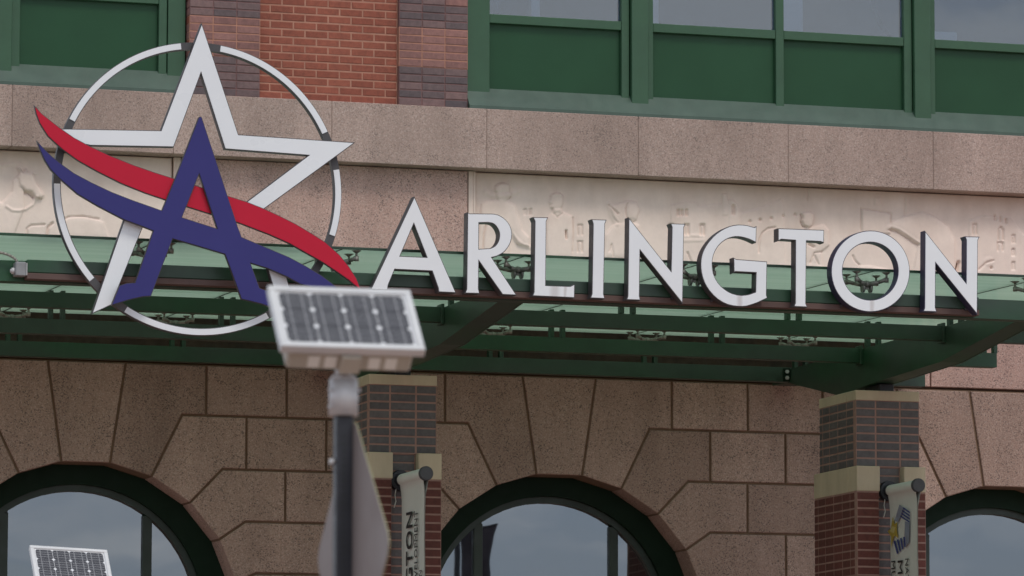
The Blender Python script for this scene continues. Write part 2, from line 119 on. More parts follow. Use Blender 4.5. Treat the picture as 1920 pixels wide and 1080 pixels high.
def mixc(t, fac, a, b, mode='MIX'):
    n = t.nodes.new('ShaderNodeMix'); n.data_type = 'RGBA'; n.blend_type = mode
    for i, v in ((0, fac), (6, a), (7, b)):
        if isinstance(v, (int, float)): n.inputs[i].default_value = v
        elif isinstance(v, tuple): n.inputs[i].default_value = v + (1,) if len(v) == 3 else v
        else: t.links.new(v, n.inputs[i])
    return n.outputs[2]

def rampf(t, src, p0, p1, c0=(0, 0, 0), c1=(1, 1, 1)):
    n = t.nodes.new('ShaderNodeValToRGB')
    n.color_ramp.elements[0].position = p0; n.color_ramp.elements[1].position = p1
    n.color_ramp.elements[0].color = c0 + (1,); n.color_ramp.elements[1].color = c1 + (1,)
    t.links.new(src, n.inputs[0])
    return n.outputs[0]

def noise(t, vec, scale, detail=3, rough=0.5):
    n = t.nodes.new('ShaderNodeTexNoise')
    n.inputs['Scale'].default_value = scale; n.inputs['Detail'].default_value = detail
    n.inputs['Roughness'].default_value = rough
    if vec is not None: t.links.new(vec, n.inputs['Vector'])
    return n.outputs['Fac']

def geo_pos(t):
    return t.nodes.new('ShaderNodeNewGeometry').outputs['Position']

def mapped(t, vec, scale):
    n = t.nodes.new('ShaderNodeMapping'); n.inputs['Scale'].default_value = scale
    t.links.new(vec, n.inputs['Vector'])
    return n.outputs['Vector']

def obj_random(t):
    return t.nodes.new('ShaderNodeObjectInfo').outputs['Random']

def bump(t, b, src, dist, strength=0.5):
    n = t.nodes.new('ShaderNodeBump'); n.inputs['Distance'].default_value = dist
    n.inputs['Strength'].default_value = strength
    t.links.new(src, n.inputs['Height']); t.links.new(n.outputs['Normal'], b.inputs['Normal'])

def granite(name, col, dark, light, tint=0.14, dkamt=0.72):
    m, t, b = base_mat(name)
    p = geo_pos(t)
    v = t.nodes.new('ShaderNodeTexVoronoi'); v.inputs['Scale'].default_value = 118
    t.links.new(p, v.inputs['Vector'])
    sep = t.nodes.new('ShaderNodeSeparateColor'); t.links.new(v.outputs['Color'], sep.inputs[0])
    patch = noise(t, p, 3.6, 5, 0.7)
    # clustered dark crystals and pale feldspar
    dk = rampf(t, mth(t, 'ADD', sep.outputs[0], mth(t, 'MULTIPLY', mth(t, 'SUBTRACT', patch, 0.5), 0.8)), 0.80, 0.98)
    lt = rampf(t, sep.outputs[1], 0.62, 0.95)
    c = mixc(t, mth(t, 'MULTIPLY', lt, 0.55), col, light)
    c = mixc(t, mth(t, 'MULTIPLY', dk, dkamt), c, dark)
    fine = noise(t, p, 70, 3)
    c = mixc(t, 0.55, c, rampf(t, fine, 0.25, 0.75, (0.55, 0.53, 0.52), (1.3, 1.28, 1.26)), 'MULTIPLY')
    big = noise(t, mapped(t, p, (1, 1, 0.25)), 2.2, 6, 0.65)
    c = mixc(t, 0.75, c, rampf(t, big, 0.3, 0.7, (0.70, 0.67, 0.64), (1.20, 1.17, 1.15)), 'MULTIPLY')
    r = obj_random(t)
    c = mixc(t, 1.0, c, rampf(t, r, 0.0, 1.0, (1 - tint, 1 - tint * 1.1, 1 - tint * 1.2), (1 + tint * 0.6,) * 3), 'MULTIPLY')
    t.links.new(c, b.inputs['Base Color'])
    b.inputs['Roughness'].default_value = 0.7
    bump(t, b, mth(t, 'ADD', fine, mth(t, 'MULTIPLY', sep.outputs[0], 0.5)), 0.004, 0.6)
    return m

def brick_mat(name, c0, c1, rough=0.8):
    m, t, b = base_mat(name)
    p = geo_pos(t); r = obj_random(t)
    c = mixc(t, r, c0, c1)
    n1 = noise(t, p, 26, 4, 0.65)
    c = mixc(t, 0.6, c, rampf(t, n1, 0.3, 0.72, (0.62, 0.62, 0.64), (1.25, 1.22, 1.2)), 'MULTIPLY')
    n2 = noise(t, mapped(t, p, (1, 1, 0.4)), 1.7, 4)
    c = mixc(t, 0.5, c, rampf(t, n2, 0.3, 0.7, (0.75, 0.75, 0.77), (1.15, 1.14, 1.12)), 'MULTIPLY')
    t.links.new(c, b.inputs['Base Color'])
    b.inputs['Roughness'].default_value = rough
    bump(t, b, noise(t, p, 140, 3), 0.003, 0.5)
    return m

def plain(name, col, rough=0.6, metal=0.0, var=0.2, scale=4.0, spec=0.5, streak=False, bumpd=0.0):
    m, t, b = base_mat(name)
    p = geo_pos(t)
    v = mapped(t, p, (1, 1, 0.25)) if streak else p
    n1 = noise(t, v, scale, 5, 0.6)
    c = mixc(t, 1.0, col, rampf(t, n1, 0.3, 0.72, (1 - var,) * 3, (1 + var * 0.7,) * 3), 'MULTIPLY')
    t.links.new(c, b.inputs['Base Color'])
    b.inputs['Roughness'].default_value = rough
    b.inputs['Metallic'].default_value = metal
    b.inputs['Specular IOR Level'].default_value = spec
    rr = rampf(t, noise(t, p, scale * 3, 3), 0.3, 0.7, (rough * 0.85,) * 3, (min(1, rough * 1.15),) * 3)
    t.links.new(rr, b.inputs['Roughness'])
    if bumpd: bump(t, b, noise(t, p, 60, 3), bumpd, 0.5)
    return m

M_GRAN_UP = granite('pink_granite_ledge', (0.42, 0.310, 0.272), (0.13, 0.10, 0.09), (0.53, 0.44, 0.405), 0.10, 0.55)
M_GRAN_FR = granite('pink_granite_frieze', (0.56, 0.370, 0.322), (0.13, 0.095, 0.09), (0.68, 0.53, 0.48))
M_GRAN_LO = granite('brown_granite_wall', (0.43, 0.300, 0.252), (0.080, 0.062, 0.057), (0.58, 0.46, 0.41), 0.20, 0.72)
M_JOINT = plain('stone_joint', (0.20, 0.125, 0.080), 0.9)
M_LEDGEJ = plain('ledge_joint', (0.24, 0.175, 0.145), 0.9)
M_RED = brick_mat('red_brick', (0.26, 0.072, 0.044), (0.325, 0.096, 0.060))
M_GREY = brick_mat('grey_brick', (0.110, 0.088, 0.095), (0.225, 0.140, 0.135))
M_ROSE = brick_mat('rose_brick', (0.245, 0.120, 0.108), (0.33, 0.165, 0.145))
M_DKGREY = brick_mat('dark_grey_brick', (0.098, 0.088, 0.091), (0.138, 0.125, 0.127), 0.6)
M_DKRED = brick_mat('dark_red_brick', (0.122, 0.038, 0.030), (0.165, 0.053, 0.042))
M_MORT = plain('pink_mortar', (0.42, 0.205, 0.145), 0.9, var=0.2, scale=9)
M_MORTD = plain('purple_mortar', (0.20, 0.105, 0.10), 0.9, var=0.3, scale=6)
M_MORTC = plain('column_mortar', (0.34, 0.205, 0.17), 0.9, var=0.2, scale=9)
M_DARKBAN = plain('dark_banner_cloth', (0.075, 0.07, 0.085), 0.7, var=0.8, scale=2.5)
M_CREAM = plain('cream_cast_stone', (0.55, 0.455, 0.325), 0.8, var=0.14, scale=5, streak=True, bumpd=0.002)
M_FRAME = plain('green_window_paint', (0.036, 0.098, 0.050), 0.42, var=0.12, scale=3)
M_PANEL = plain('green_spandrel_paint', (0.020, 0.072, 0.032), 0.35, var=0.10, scale=2, spec=0.25)
M_SILL = plain('green_sill_paint', (0.068, 0.108, 0.084), 0.36, var=0.15, scale=5, streak=True)
M_BEAM = plain('green_steel_paint', (0.024, 0.054, 0.035), 0.40, var=0.30, scale=2.2)
def beam_mat():
    m, t, b = base_mat('green_steel_paint')
    p = geo_pos(t)
    n1 = noise(t, mapped(t, p, (0.6, 0.6, 1.5)), 1.1, 3, 0.5)
    c = mixc(t, rampf(t, n1, 0.42, 0.66), (0.030, 0.058, 0.040), (0.012, 0.066, 0.026))
    c = mixc(t, 1.0, c, rampf(t, noise(t, p, 5, 5, 0.6), 0.3, 0.7, (0.82,) * 3, (1.12,) * 3), 'MULTIPLY')
    t.links.new(c, b.inputs['Base Color']); b.inputs['Roughness'].default_value = 0.42
    return m
M_BEAM = beam_mat()
M_BOUNCELIP = plain('bounce_brown_lip', (0.115, 0.068, 0.058), 0.6, var=0.25, scale=3)  # brown stands in for light bounced up from the paving
M_WALLSHADE = plain('wall_shade_brown', (0.050, 0.030, 0.020), 0.8, var=0.5, scale=6)  # dark brown that paints the wall's shade under the glass
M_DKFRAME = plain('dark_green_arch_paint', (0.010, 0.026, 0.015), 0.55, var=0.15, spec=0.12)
M_INFRAME = plain('green_inner_frame_paint', (0.022, 0.040, 0.030), 0.42, var=0.12)
M_FIT = plain('grey_steel_fitting', (0.30, 0.295, 0.26), 0.5, metal=0.3, var=0.3, scale=20)
M_GALV = plain('galvanised_steel', (0.58, 0.58, 0.59), 0.5, metal=0.3, var=0.12, scale=14)
M_BOXGREY = plain('grey_box_paint', (0.26, 0.27, 0.28), 0.5, var=0.2, scale=12)
M_BLACK = plain('black_steel', (0.022, 0.024, 0.032), 0.45, var=0.3, scale=10)
M_DISC = plain('dark_grey_cap', (0.060, 0.062, 0.066), 0.5)
M_WHITE = plain('white_acrylic', (0.79, 0.83, 0.86), 0.30, var=0.03, scale=1.5)
M_RETURN = plain('dark_grey_return', (0.058, 0.052, 0.056), 0.45, var=0.2, scale=4)
M_NAVYRET = plain('navy_return', (0.030, 0.026, 0.062), 0.45, var=0.2, scale=4)
M_SIGNRED = plain('sign_red', (0.52, 0.009, 0.036), 0.35, var=0.05, scale=2, spec=0.25)
M_SIGNBLUE = plain('sign_blue', (0.038, 0.036, 0.178), 0.35, var=0.06, scale=2, spec=0.25)
M_RINGGREY = plain('ring_grey', (0.070, 0.068, 0.072), 0.5, var=0.1)
M_ALU = plain('white_aluminium_frame', (0.66, 0.66, 0.66), 0.35, metal=0.3, var=0.08)
M_BACKSHEET = plain('white_backsheet', (0.70, 0.71, 0.73), 0.12, var=0.04)
M_CELL = plain('solar_cell', (0.026, 0.024, 0.030), 0.2, var=0.2, scale=30, spec=0.8)
M_BUS = plain('busbar', (0.28, 0.28, 0.29), 0.3, metal=0.3, var=0.05)
M_HOUSE = plain('beige_housing', (0.46, 0.42, 0.35), 0.5, var=0.1)
M_LEDP = plain('pale_lens', (0.80, 0.78, 0.72), 0.2, var=0.05)
M_SIGNBACK = plain('bare_aluminium', (0.25, 0.215, 0.205), 0.55, metal=0.15, spec=0.3, var=0.08, scale=2)
M_YEDGE = plain('yellow_green_sheeting', (0.33, 0.34, 0.17), 0.5, var=0.05)
M_CLOTH = plain('banner_vinyl', (0.66, 0.67, 0.62), 0.55, var=0.06, scale=3, streak=True)
M_INK = plain('black_ink', (0.02, 0.02, 0.022), 0.6, var=0.1)
M_EBLUE = plain('navy_ink', (0.035, 0.05, 0.20), 0.6, var=0.1)
M_EGREY = plain('slate_ink', (0.24, 0.26, 0.33), 0.6, var=0.1)
M_EGOLD = plain('gold_ink', (0.45, 0.33, 0.055), 0.55, var=0.2, scale=30)
M_ECREAM = plain('pale_gold_ink', (0.58, 0.50, 0.20), 0.55, var=0.1)
M_INT = plain('interior_paint', (0.20, 0.20, 0.21), 0.9, var=0.1)
M_INTW = plain('interior_white', (0.72, 0.74, 0.76), 0.8, var=0.05)
M_SEAL = plain('black_sealant', (0.015, 0.02, 0.017), 0.5)

# relief stone: cream with warm rain staining near the top
def relief_mat():
    m, t, b = base_mat('cream_relief_stone')
    p = geo_pos(t)
    sepx = t.nodes.new('ShaderNodeSeparateXYZ'); t.links.new(p, sepx.inputs[0])
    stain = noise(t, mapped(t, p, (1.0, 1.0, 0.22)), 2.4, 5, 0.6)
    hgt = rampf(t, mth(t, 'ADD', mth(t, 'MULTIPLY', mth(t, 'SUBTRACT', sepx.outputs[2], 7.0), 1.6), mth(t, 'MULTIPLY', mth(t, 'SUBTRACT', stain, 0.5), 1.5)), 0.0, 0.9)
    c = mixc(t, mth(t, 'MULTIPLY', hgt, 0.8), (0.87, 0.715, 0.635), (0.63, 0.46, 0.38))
    c = mixc(t, 0.6, c, rampf(t, noise(t, p, 7, 5, 0.65), 0.3, 0.7, (0.86, 0.85, 0.84), (1.06, 1.06, 1.05)), 'MULTIPLY')
    t.links.new(c, b.inputs['Base Color'])
    b.inputs['Roughness'].default_value = 0.85
    bump(t, b, noise(t, p, 70, 4), 0.002, 0.4)
    return m
M_RELIEF = relief_mat()

def letter_mat():
    m, t, b = base_mat('white_acrylic_with_rust_runs')
    p = geo_pos(t)
    sx_ = t.nodes.new('ShaderNodeSeparateXYZ'); t.links.new(p, sx_.inputs[0])
    wig = mth(t, 'MULTIPLY', mth(t, 'SUBTRACT', noise(t, mapped(t, p, (8, 1, 2)), 3, 3), 0.5), 0.03)
    tot = None
    for x0, zt, wd in STAINS:
        d = mth(t, 'ABSOLUTE', mth(t, 'ADD', mth(t, 'SUBTRACT', sx_.outputs[0], x0), wig))
        f = mth(t, 'MULTIPLY', rampf(t, mth(t, 'DIVIDE', d, wd), 0.25, 1.0, (1, 1, 1), (0, 0, 0)), rampf(t, mth(t, 'MULTIPLY', mth(t, 'SUBTRACT', zt, sx_.outputs[2]), 25.0), 0.0, 0.25))
        tot = f if tot is None else mth(t, 'MAXIMUM', tot, f)
    c = mixc(t, 1.0, (0.80, 0.83, 0.855), rampf(t, noise(t, p, 1.5, 5, 0.6), 0.3, 0.72, (0.97,) * 3, (1.02,) * 3), 'MULTIPLY')
    c = mixc(t, mth(t, 'MULTIPLY', tot, 0.45), c, (0.42, 0.36, 0.34))
    t.links.new(c, b.inputs['Base Color']); b.inputs['Roughness'].default_value = 0.3
    return m

def glass_window(name, tint, trans, reflectivity):
    m = bpy.data.materials.new(name); m.use_nodes = True
    t = m.node_tree; t.nodes.clear()
    o = t.nodes.new('ShaderNodeOutputMaterial')
    tr = t.nodes.new('ShaderNodeBsdfTransparent'); tr.inputs[0].default_value = tuple(c * trans for c in tint) + (1,)
    gl = t.nodes.new('ShaderNodeBsdfGlossy'); gl.inputs['Roughness'].default_value = 0.015
    gl.inputs['Color'].default_value = (0.95, 0.97, 1.0, 1)
    fr = t.nodes.new('ShaderNodeFresnel'); fr.inputs[0].default_value = 1.5
    f2 = mth(t, 'MINIMUM', mth(t, 'MULTIPLY', fr.outputs[0], reflectivity), 1.0)
    p = geo_pos(t)
    bn = t.nodes.new('ShaderNodeBump'); bn.inputs['Distance'].default_value = 0.004; bn.inputs['Strength'].default_value = 0.25
    t.links.new(noise(t, p, 1.3, 2), bn.inputs['Height']); t.links.new(bn.outputs[0], gl.inputs['Normal'])
    mixs = t.nodes.new('ShaderNodeMixShader')
    t.links.new(f2, mixs.inputs[0]); t.links.new(tr.outputs[0], mixs.inputs[1]); t.links.new(gl.outputs[0], mixs.inputs[2])
    t.links.new(mixs.outputs[0], o.inputs[0])
    return m
STAINS = [(-.477, 5.790, .028), (.577, 5.800, .026), (-1.828, 5.79, .015), (-1.91, 5.79, .05)]
M_LETTER = letter_mat()
M_GLASS_UP = glass_window('upper_window_glass', (0.80, 0.90, 1.0), 0.85, 3.2)
M_GLASS_LO = glass_window('arch_window_glass', (0.7, 0.8, 0.9), 0.35, 6.6)

def canopy_glass():
    m = bpy.data.materials.new('pale_green_laminated_glass'); m.use_nodes = True
    t = m.node_tree; t.nodes.clear()
    o = t.nodes.new('ShaderNodeOutputMaterial')
    p = geo_pos(t)
    n1 = noise(t, mapped(t, p, (0.35, 6.0, 1)), 1.2, 4, 0.6)
    colr = rampf(t, n1, 0.3, 0.7, (0.55, 0.71, 0.60), (0.66, 0.79, 0.69))
    tl = t.nodes.new('ShaderNodeBsdfTranslucent'); t.links.new(colr, tl.inputs[0])
    df = t.nodes.new('ShaderNodeBsdfDiffuse'); t.links.new(colr, df.inputs[0])
    tr = t.nodes.new('ShaderNodeBsdfTransparent'); tr.inputs[0].default_value = (0.80, 0.90, 0.83, 1)
    gl = t.nodes.new('ShaderNodeBsdfGlossy'); gl.inputs['Roughness'].default_value = 0.08; gl.inputs['Color'].default_value = (0.85, 0.95, 0.88, 1)
    m1 = t.nodes.new('ShaderNodeMixShader'); m1.inputs[0].default_value = 0.30
    t.links.new(tl.outputs[0], m1.inputs[1]); t.links.new(df.outputs[0], m1.inputs[2])
    m2 = t.nodes.new('ShaderNodeMixShader'); m2.inputs[0].default_value = 0.25
    t.links.new(m1.outputs[0], m2.inputs[1]); t.links.new(tr.outputs[0], m2.inputs[2])
    fr = t.nodes.new('ShaderNodeFresnel'); fr.inputs[0].default_value = 1.45
    m3 = t.nodes.new('ShaderNodeMixShader')
    t.links.new(mth(t, 'MULTIPLY', fr.outputs[0], 0.28), m3.inputs[0])
    t.links.new(m2.outputs[0], m3.inputs[1]); t.links.new(gl.outputs[0], m3.inputs[2])
    t.links.new(m3.outputs[0], o.inputs[0])
    return m
M_CGLASS = canopy_glass()

def paver_mat():
    m, t, b = base_mat('plaza_brick_paving')
    p = geo_pos(t)
    br = t.nodes.new('ShaderNodeTexBrick'); br.inputs['Scale'].default_value = 2.5
    br.inputs['Color1'].default_value = (0.27, 0.15, 0.11, 1); br.inputs['Color2'].default_value = (0.33, 0.20, 0.15, 1)
    br.inputs['Mortar'].default_value = (0.22, 0.20, 0.18, 1)
    t.links.new(p, br.inputs['Vector'])
    t.links.new(br.outputs['Color'], b.inputs['Base Color']); b.inputs['Roughness'].default_value = 0.85
    return m
M_PAVE = paver_mat()

# ------------------------------------------------------------------ mesh helpers
def finish(name, bm, mat, parent=None, smooth=False, loc=None):
    me = bpy.data.meshes.new(name)
    bm.normal_update()
    bm.to_mesh(me); bm.free()
    mats = mat if isinstance(mat, (list, tuple)) else [mat]
    for m in mats: me.materials.append(m)
    if smooth:
        for f in me.polygons: f.use_smooth = True
    o = bpy.data.objects.new(name, me)
    COL.objects.link(o)
    if loc is not None: o.location = loc
    if parent is not None: o.parent = parent
    return o

def link_copy(name, me, parent, loc=(0, 0, 0), rot=None):
    o = bpy.data.objects.new(name, me)
    COL.objects.link(o)
    o.location = loc
    if rot: o.rotation_euler = rot
    o.parent = parent
    return o

def thing(name, label, cat, loc=(0, 0, 0), rot=(0, 0, 0), group=None):
    o = bpy.data.objects.new(name, None)
    COL.objects.link(o)
    o.empty_display_size = 0.2
    o.location = loc; o.rotation_euler = rot
    o['label'] = label; o['category'] = cat
    if group: o['group'] = group
    return o

def box(bm, x0, x1, y0, y1, z0, z1, bev=0.0, mi=0):
    vs_ = [bm.verts.new((x, y, z)) for x in (x0, x1) for y in (y0, y1) for z in (z0, z1)]
    fs = []
    for idx in ((0, 1, 3, 2), (4, 6, 7, 5), (0, 4, 5, 1), (2, 3, 7, 6), (0, 2, 6, 4), (1, 5, 7, 3)):
        f = bm.faces.new([vs_[i] for i in idx]); f.material_index = mi; fs.append(f)
    if bev:
        es = list({e for f in fs for e in f.edges})
        bmesh.ops.bevel(bm, geom=es, offset=bev, segments=1, affect='EDGES', profile=0.5)

def boxes(name, lst, mat, parent, bev=0.004):
    bm = bmesh.new()
    for b in lst: box(bm, *b, bev=bev)
    return finish(name, bm, mat, parent)

def tube(bm, p0, p1, r0, r1, seg=10, caps=True, mi=0):
    p0, p1 = Vector(p0), Vector(p1)
    q = (p1 - p0).to_track_quat('Z', 'Y')
    a = []; b = []
    for i in range(seg):
        t = 2 * math.pi * i / seg
        v = Vector((math.cos(t), math.sin(t), 0))
        a.append(bm.verts.new(p0 + q @ (v * r0))); b.append(bm.verts.new(p1 + q @ (v * r1)))
    for i in range(seg):
        f = bm.faces.new((a[i], a[(i + 1) % seg], b[(i + 1) % seg], b[i])); f.smooth = True; f.material_index = mi
    if caps:
        f = bm.faces.new(a[::-1]); f.material_index = mi
        f = bm.faces.new(b); f.material_index = mi

def area2(p):
    return sum(p[i][0] * p[(i + 1) % len(p)][1] - p[(i + 1) % len(p)][0] * p[i][1] for i in range(len(p)))

def offset_poly(pts, d):
    """miter offset; d>0 moves inward for counter-clockwise polygons"""
    n = len(pts); res = []
    sgn = 1 if area2(pts) > 0 else -1
    for i in range(n):
        a = Vector(pts[i - 1]); b = Vector(pts[i]); c = Vector(pts[(i + 1) % n])
        e1 = (b - a); e2 = (c - b)
        if e1.length < 1e-7 or e2.length < 1e-7: res.append(tuple(b)); continue
        e1.normalize(); e2.normalize()
        n1 = Vector((-e1.y, e1.x)) * sgn; n2 = Vector((-e2.y, e2.x)) * sgn
        mm = n1 + n2
        k = mm.length_squared
        if k < 0.12: mm = n1; s = d
        else: s = d * 2 / k
        res.append((b.x + mm.x * s, b.y + mm.y * s))
    return res

def prism(bm, outer, holes, y0, y1, to3=None, mi=0, back=True):
    """polygon in (x,z) extruded from y0 (front) to y1"""
    if to3 is None: to3 = lambda a, b, y: (a, y, b)
    loops = [outer] + list(holes)
    tris = tessellate_polygon([[Vector((p[0], p[1], 0)) for p in lp] for lp in loops])
    flat = [p for lp in loops for p in lp]
    F = [bm.verts.new(to3(p[0], p[1], y0)) for p in flat]
    B = [bm.verts.new(to3(p[0], p[1], y1)) for p in flat]
    for t in tris:
        for V_ in ((F, B) if back else (F,)):
            try:
                f = bm.faces.new([V_[i] for i in t]); f.material_index = mi
            except ValueError: pass
    k = 0
    for lp in loops:
        n = len(lp)
        for i in range(n):
            j = (i + 1) % n
            f = bm.faces.new((F[k + i], F[k + j], B[k + j], B[k + i])); f.material_index = mi
        k += n
    bmesh.ops.recalc_face_normals(bm, faces=bm.faces)

def stone(name, poly, y0, y1, mat, parent, joint=0.010, cham=0.006):
    """a stone: polygon face inset by the joint, with a chamfered arris"""
    out = offset_poly(poly, joint)
    inn = offset_poly(poly, joint + cham)
    bm = bmesh.new()
    if area2(out) < 0: out = out[::-1]; inn = inn[::-1]
    a = [bm.verts.new((p[0], y0, p[1])) for p in inn]
    b = [bm.verts.new((p[0], y0 + cham, p[1])) for p in out]
    c = [bm.verts.new((p[0], y1, p[1])) for p in out]
    tris = tessellate_polygon([[Vector((p[0], p[1], 0)) for p in inn]])
    for t in tris: bm.faces.new([a[i] for i in t])
    n = len(out)
    for i in range(n):
        j = (i + 1) % n
        bm.faces.new((a[i], a[j], b[j], b[i])); bm.faces.new((b[i], b[j], c[j], c[i]))
    bmesh.ops.recalc_face_normals(bm, faces=bm.faces)
    return finish(name, bm, mat, parent)

_bricks = {}
def brick_mesh(wd, ht, dp, mat, axis='y'):
    """brick whose outer face is at the local origin plane; axis y = faces -y, axis x = faces -x"""
    key = (round(wd, 4), round(ht, 4), round(dp, 4), mat.name, axis)
    if key in _bricks: return _bricks[key]
    bm = bmesh.new(); c = 0.004
    def V_(u, v, d):
        return bm.verts.new((u, d, v) if axis == 'y' else (d, -u, v))
    a = [V_(u, v, 0) for u, v in ((c, c), (wd - c, c), (wd - c, ht - c), (c, ht - c))]
    b = [V_(u, v, c) for u, v in ((0, 0), (wd, 0), (wd, ht), (0, ht))]
    d = [V_(u, v, dp) for u, v in ((0, 0), (wd, 0), (wd, ht), (0, ht))]
    bm.faces.new(a)
    for i in range(4):
        j = (i + 1) % 4
        bm.faces.new((a[i], b[i], b[j], a[j])); bm.faces.new((b[i], d[i], d[j], b[j]))
    bmesh.ops.recalc_face_normals(bm, faces=bm.faces)
    bm.normal_update()
    me = bpy.data.meshes.new('brick'); bm.to_mesh(me); bm.free(); me.materials.append(mat)
    _bricks[key] = me
    return me

def jit(a=0.0015): return random.uniform(-a, a)

# ------------------------------------------------------------------ ground
bm = bmesh.new()
for v in ((-500, -500), (500, -500), (500, 500), (-500, 500)): bm.verts.new((v[0], v[1], 0))
bm.faces.new(bm.verts)
g = finish('plaza', bm, M_PAVE); g['kind'] = 'structure'

# ------------------------------------------------------------------ the building
bld = thing('stadium_building', 'brick and pink granite building front with arched windows and carved frieze', 'building')
P = 4.13                                    # bay width

# --- lower wall: dark joints behind, stones in front
wall = None
AV = [(0.205, 4.868), (0.558, 4.764), (0.887, 4.555), (1.139, 4.253), (1.285, 3.90), (1.30, 3.545)]
e = 0.012
def notch(cx):
    left = [(cx - x - e, z + e * 0.6) for x, z in AV]
    right = [(cx + x + e, z + e * 0.6) for x, z in AV]
    return [(cx - 1.30 - e, 0.0)] + left[::-1] + right + [(cx + 1.30 + e, 0.0)]
outer = [(-6.195, 0.0)]
for cx in (-P, 0, P): outer += notch(cx)
outer += [(6.195, 0.0), (6.195, 5.72), (-6.195, 5.72)]
bm = bmesh.new()
prism(bm, outer, [], 0.017, 0.30)
wall = finish('wall', bm, M_JOINT, bld)
ROWS = [5.72, 5.293, 4.847, 4.411, 3.98, 3.545, 3.11, 2.675]
for cx in (-P, 0, P):
    polys = [[(-.332, 5.72), (.332, 5.72), (.205, 4.868), (-.205, 4.868)]]
    for s in (1, -1):
        h = [[(.332, 5.72), (1.022, 5.72), (1.022, 5.293), (.818, 5.293), (.558, 4.764), (.205, 4.868)],
             [(1.022, 5.72), (1.718, 5.72), (1.718, 5.293), (1.022, 5.293)],
             [(.818, 5.293), (1.372, 5.293), (1.372, 4.847), (1.167, 4.847), (.887, 4.555), (.558, 4.764)],
             [(1.372, 5.293), (2.065, 5.293), (2.065, 4.847), (1.372, 4.847)],
             [(1.167, 4.847), (1.712, 4.847), (1.712, 4.411), (1.37, 4.411), (1.139, 4.253), (.887, 4.555)],
             [(1.37, 4.411), (2.065, 4.411), (2.065, 3.98), (1.462, 3.98), (1.285, 3.90), (1.139, 4.253)],
             [(1.462, 3.98), (1.712, 3.98), (1.712, 3.545), (1.30, 3.545), (1.285, 3.90)],
             [(1.30, 3.545), (2.065, 3.545), (2.065, 3.11), (1.30, 3.11)],
             [(1.30, 3.11), (1.712, 3.11), (1.712, 2.675), (1.30, 2.675)]]
        polys += [[(s * x, z) for x, z in q] for q in h]
    for q in polys:
        stone('stone_block', [(cx + x, z) for x, z in q], 0.0 + jit(0.002), 0.298, M_GRAN_LO, wall, 0.0105, 0.006)
for cx in (-P * 1.5, -P / 2, P / 2, P * 1.5):
    for zi, hw in ((0, .347), (2, .353), (4, .353), (6, .353)):
        x0, x1 = max(cx - hw, -6.19), min(cx + hw, 6.19)
        stone('stone_block', [(x0, ROWS[zi + 1]), (x1, ROWS[zi + 1]), (x1, ROWS[zi]), (x0, ROWS[zi])], 0.0 + jit(0.002), 0.298, M_GRAN_LO, wall, 0.0105, 0.006)

# --- frieze band: lower course, granite panel, carved panels
fr = boxes('frieze', [(-6.195, 6.195, 0.075, 0.30, 5.722, 7.485)], M_JOINT, bld, 0)
xs = [-6.19, -4.82, -3.445, -2.07, -0.70, 0.68, 2.055, 3.43, 4.80, 6.19]
for i in range(len(xs) - 1):
    stone('stone_block', [(xs[i], 5.735), (xs[i + 1], 5.735), (xs[i + 1], 6.36), (xs[i], 6.36)], 0.0, 0.074, M_GRAN_FR, fr, 0.006)
stone('stone_block', [(-3.343, 6.36), (-0.823, 6.36), (-0.823, 7.468), (-3.343, 7.468)], 0.0, 0.074, M_GRAN_FR, fr, 0.004)

def seg_dist(px, pz, a, b):
    ax, az = a; bx_, bz = b
    dx, dz = bx_ - ax, bz - az
    l2 = dx * dx + dz * dz + 1e-12
    t = np.clip(((px - ax) * dx + (pz - az) * dz) / l2, 0, 1)
    return np.hypot(px - ax - t * dx, pz - az - t * dz)

def smooth(t):
    t = np.clip(t, 0, 1); return t * t * (3 - 2 * t)

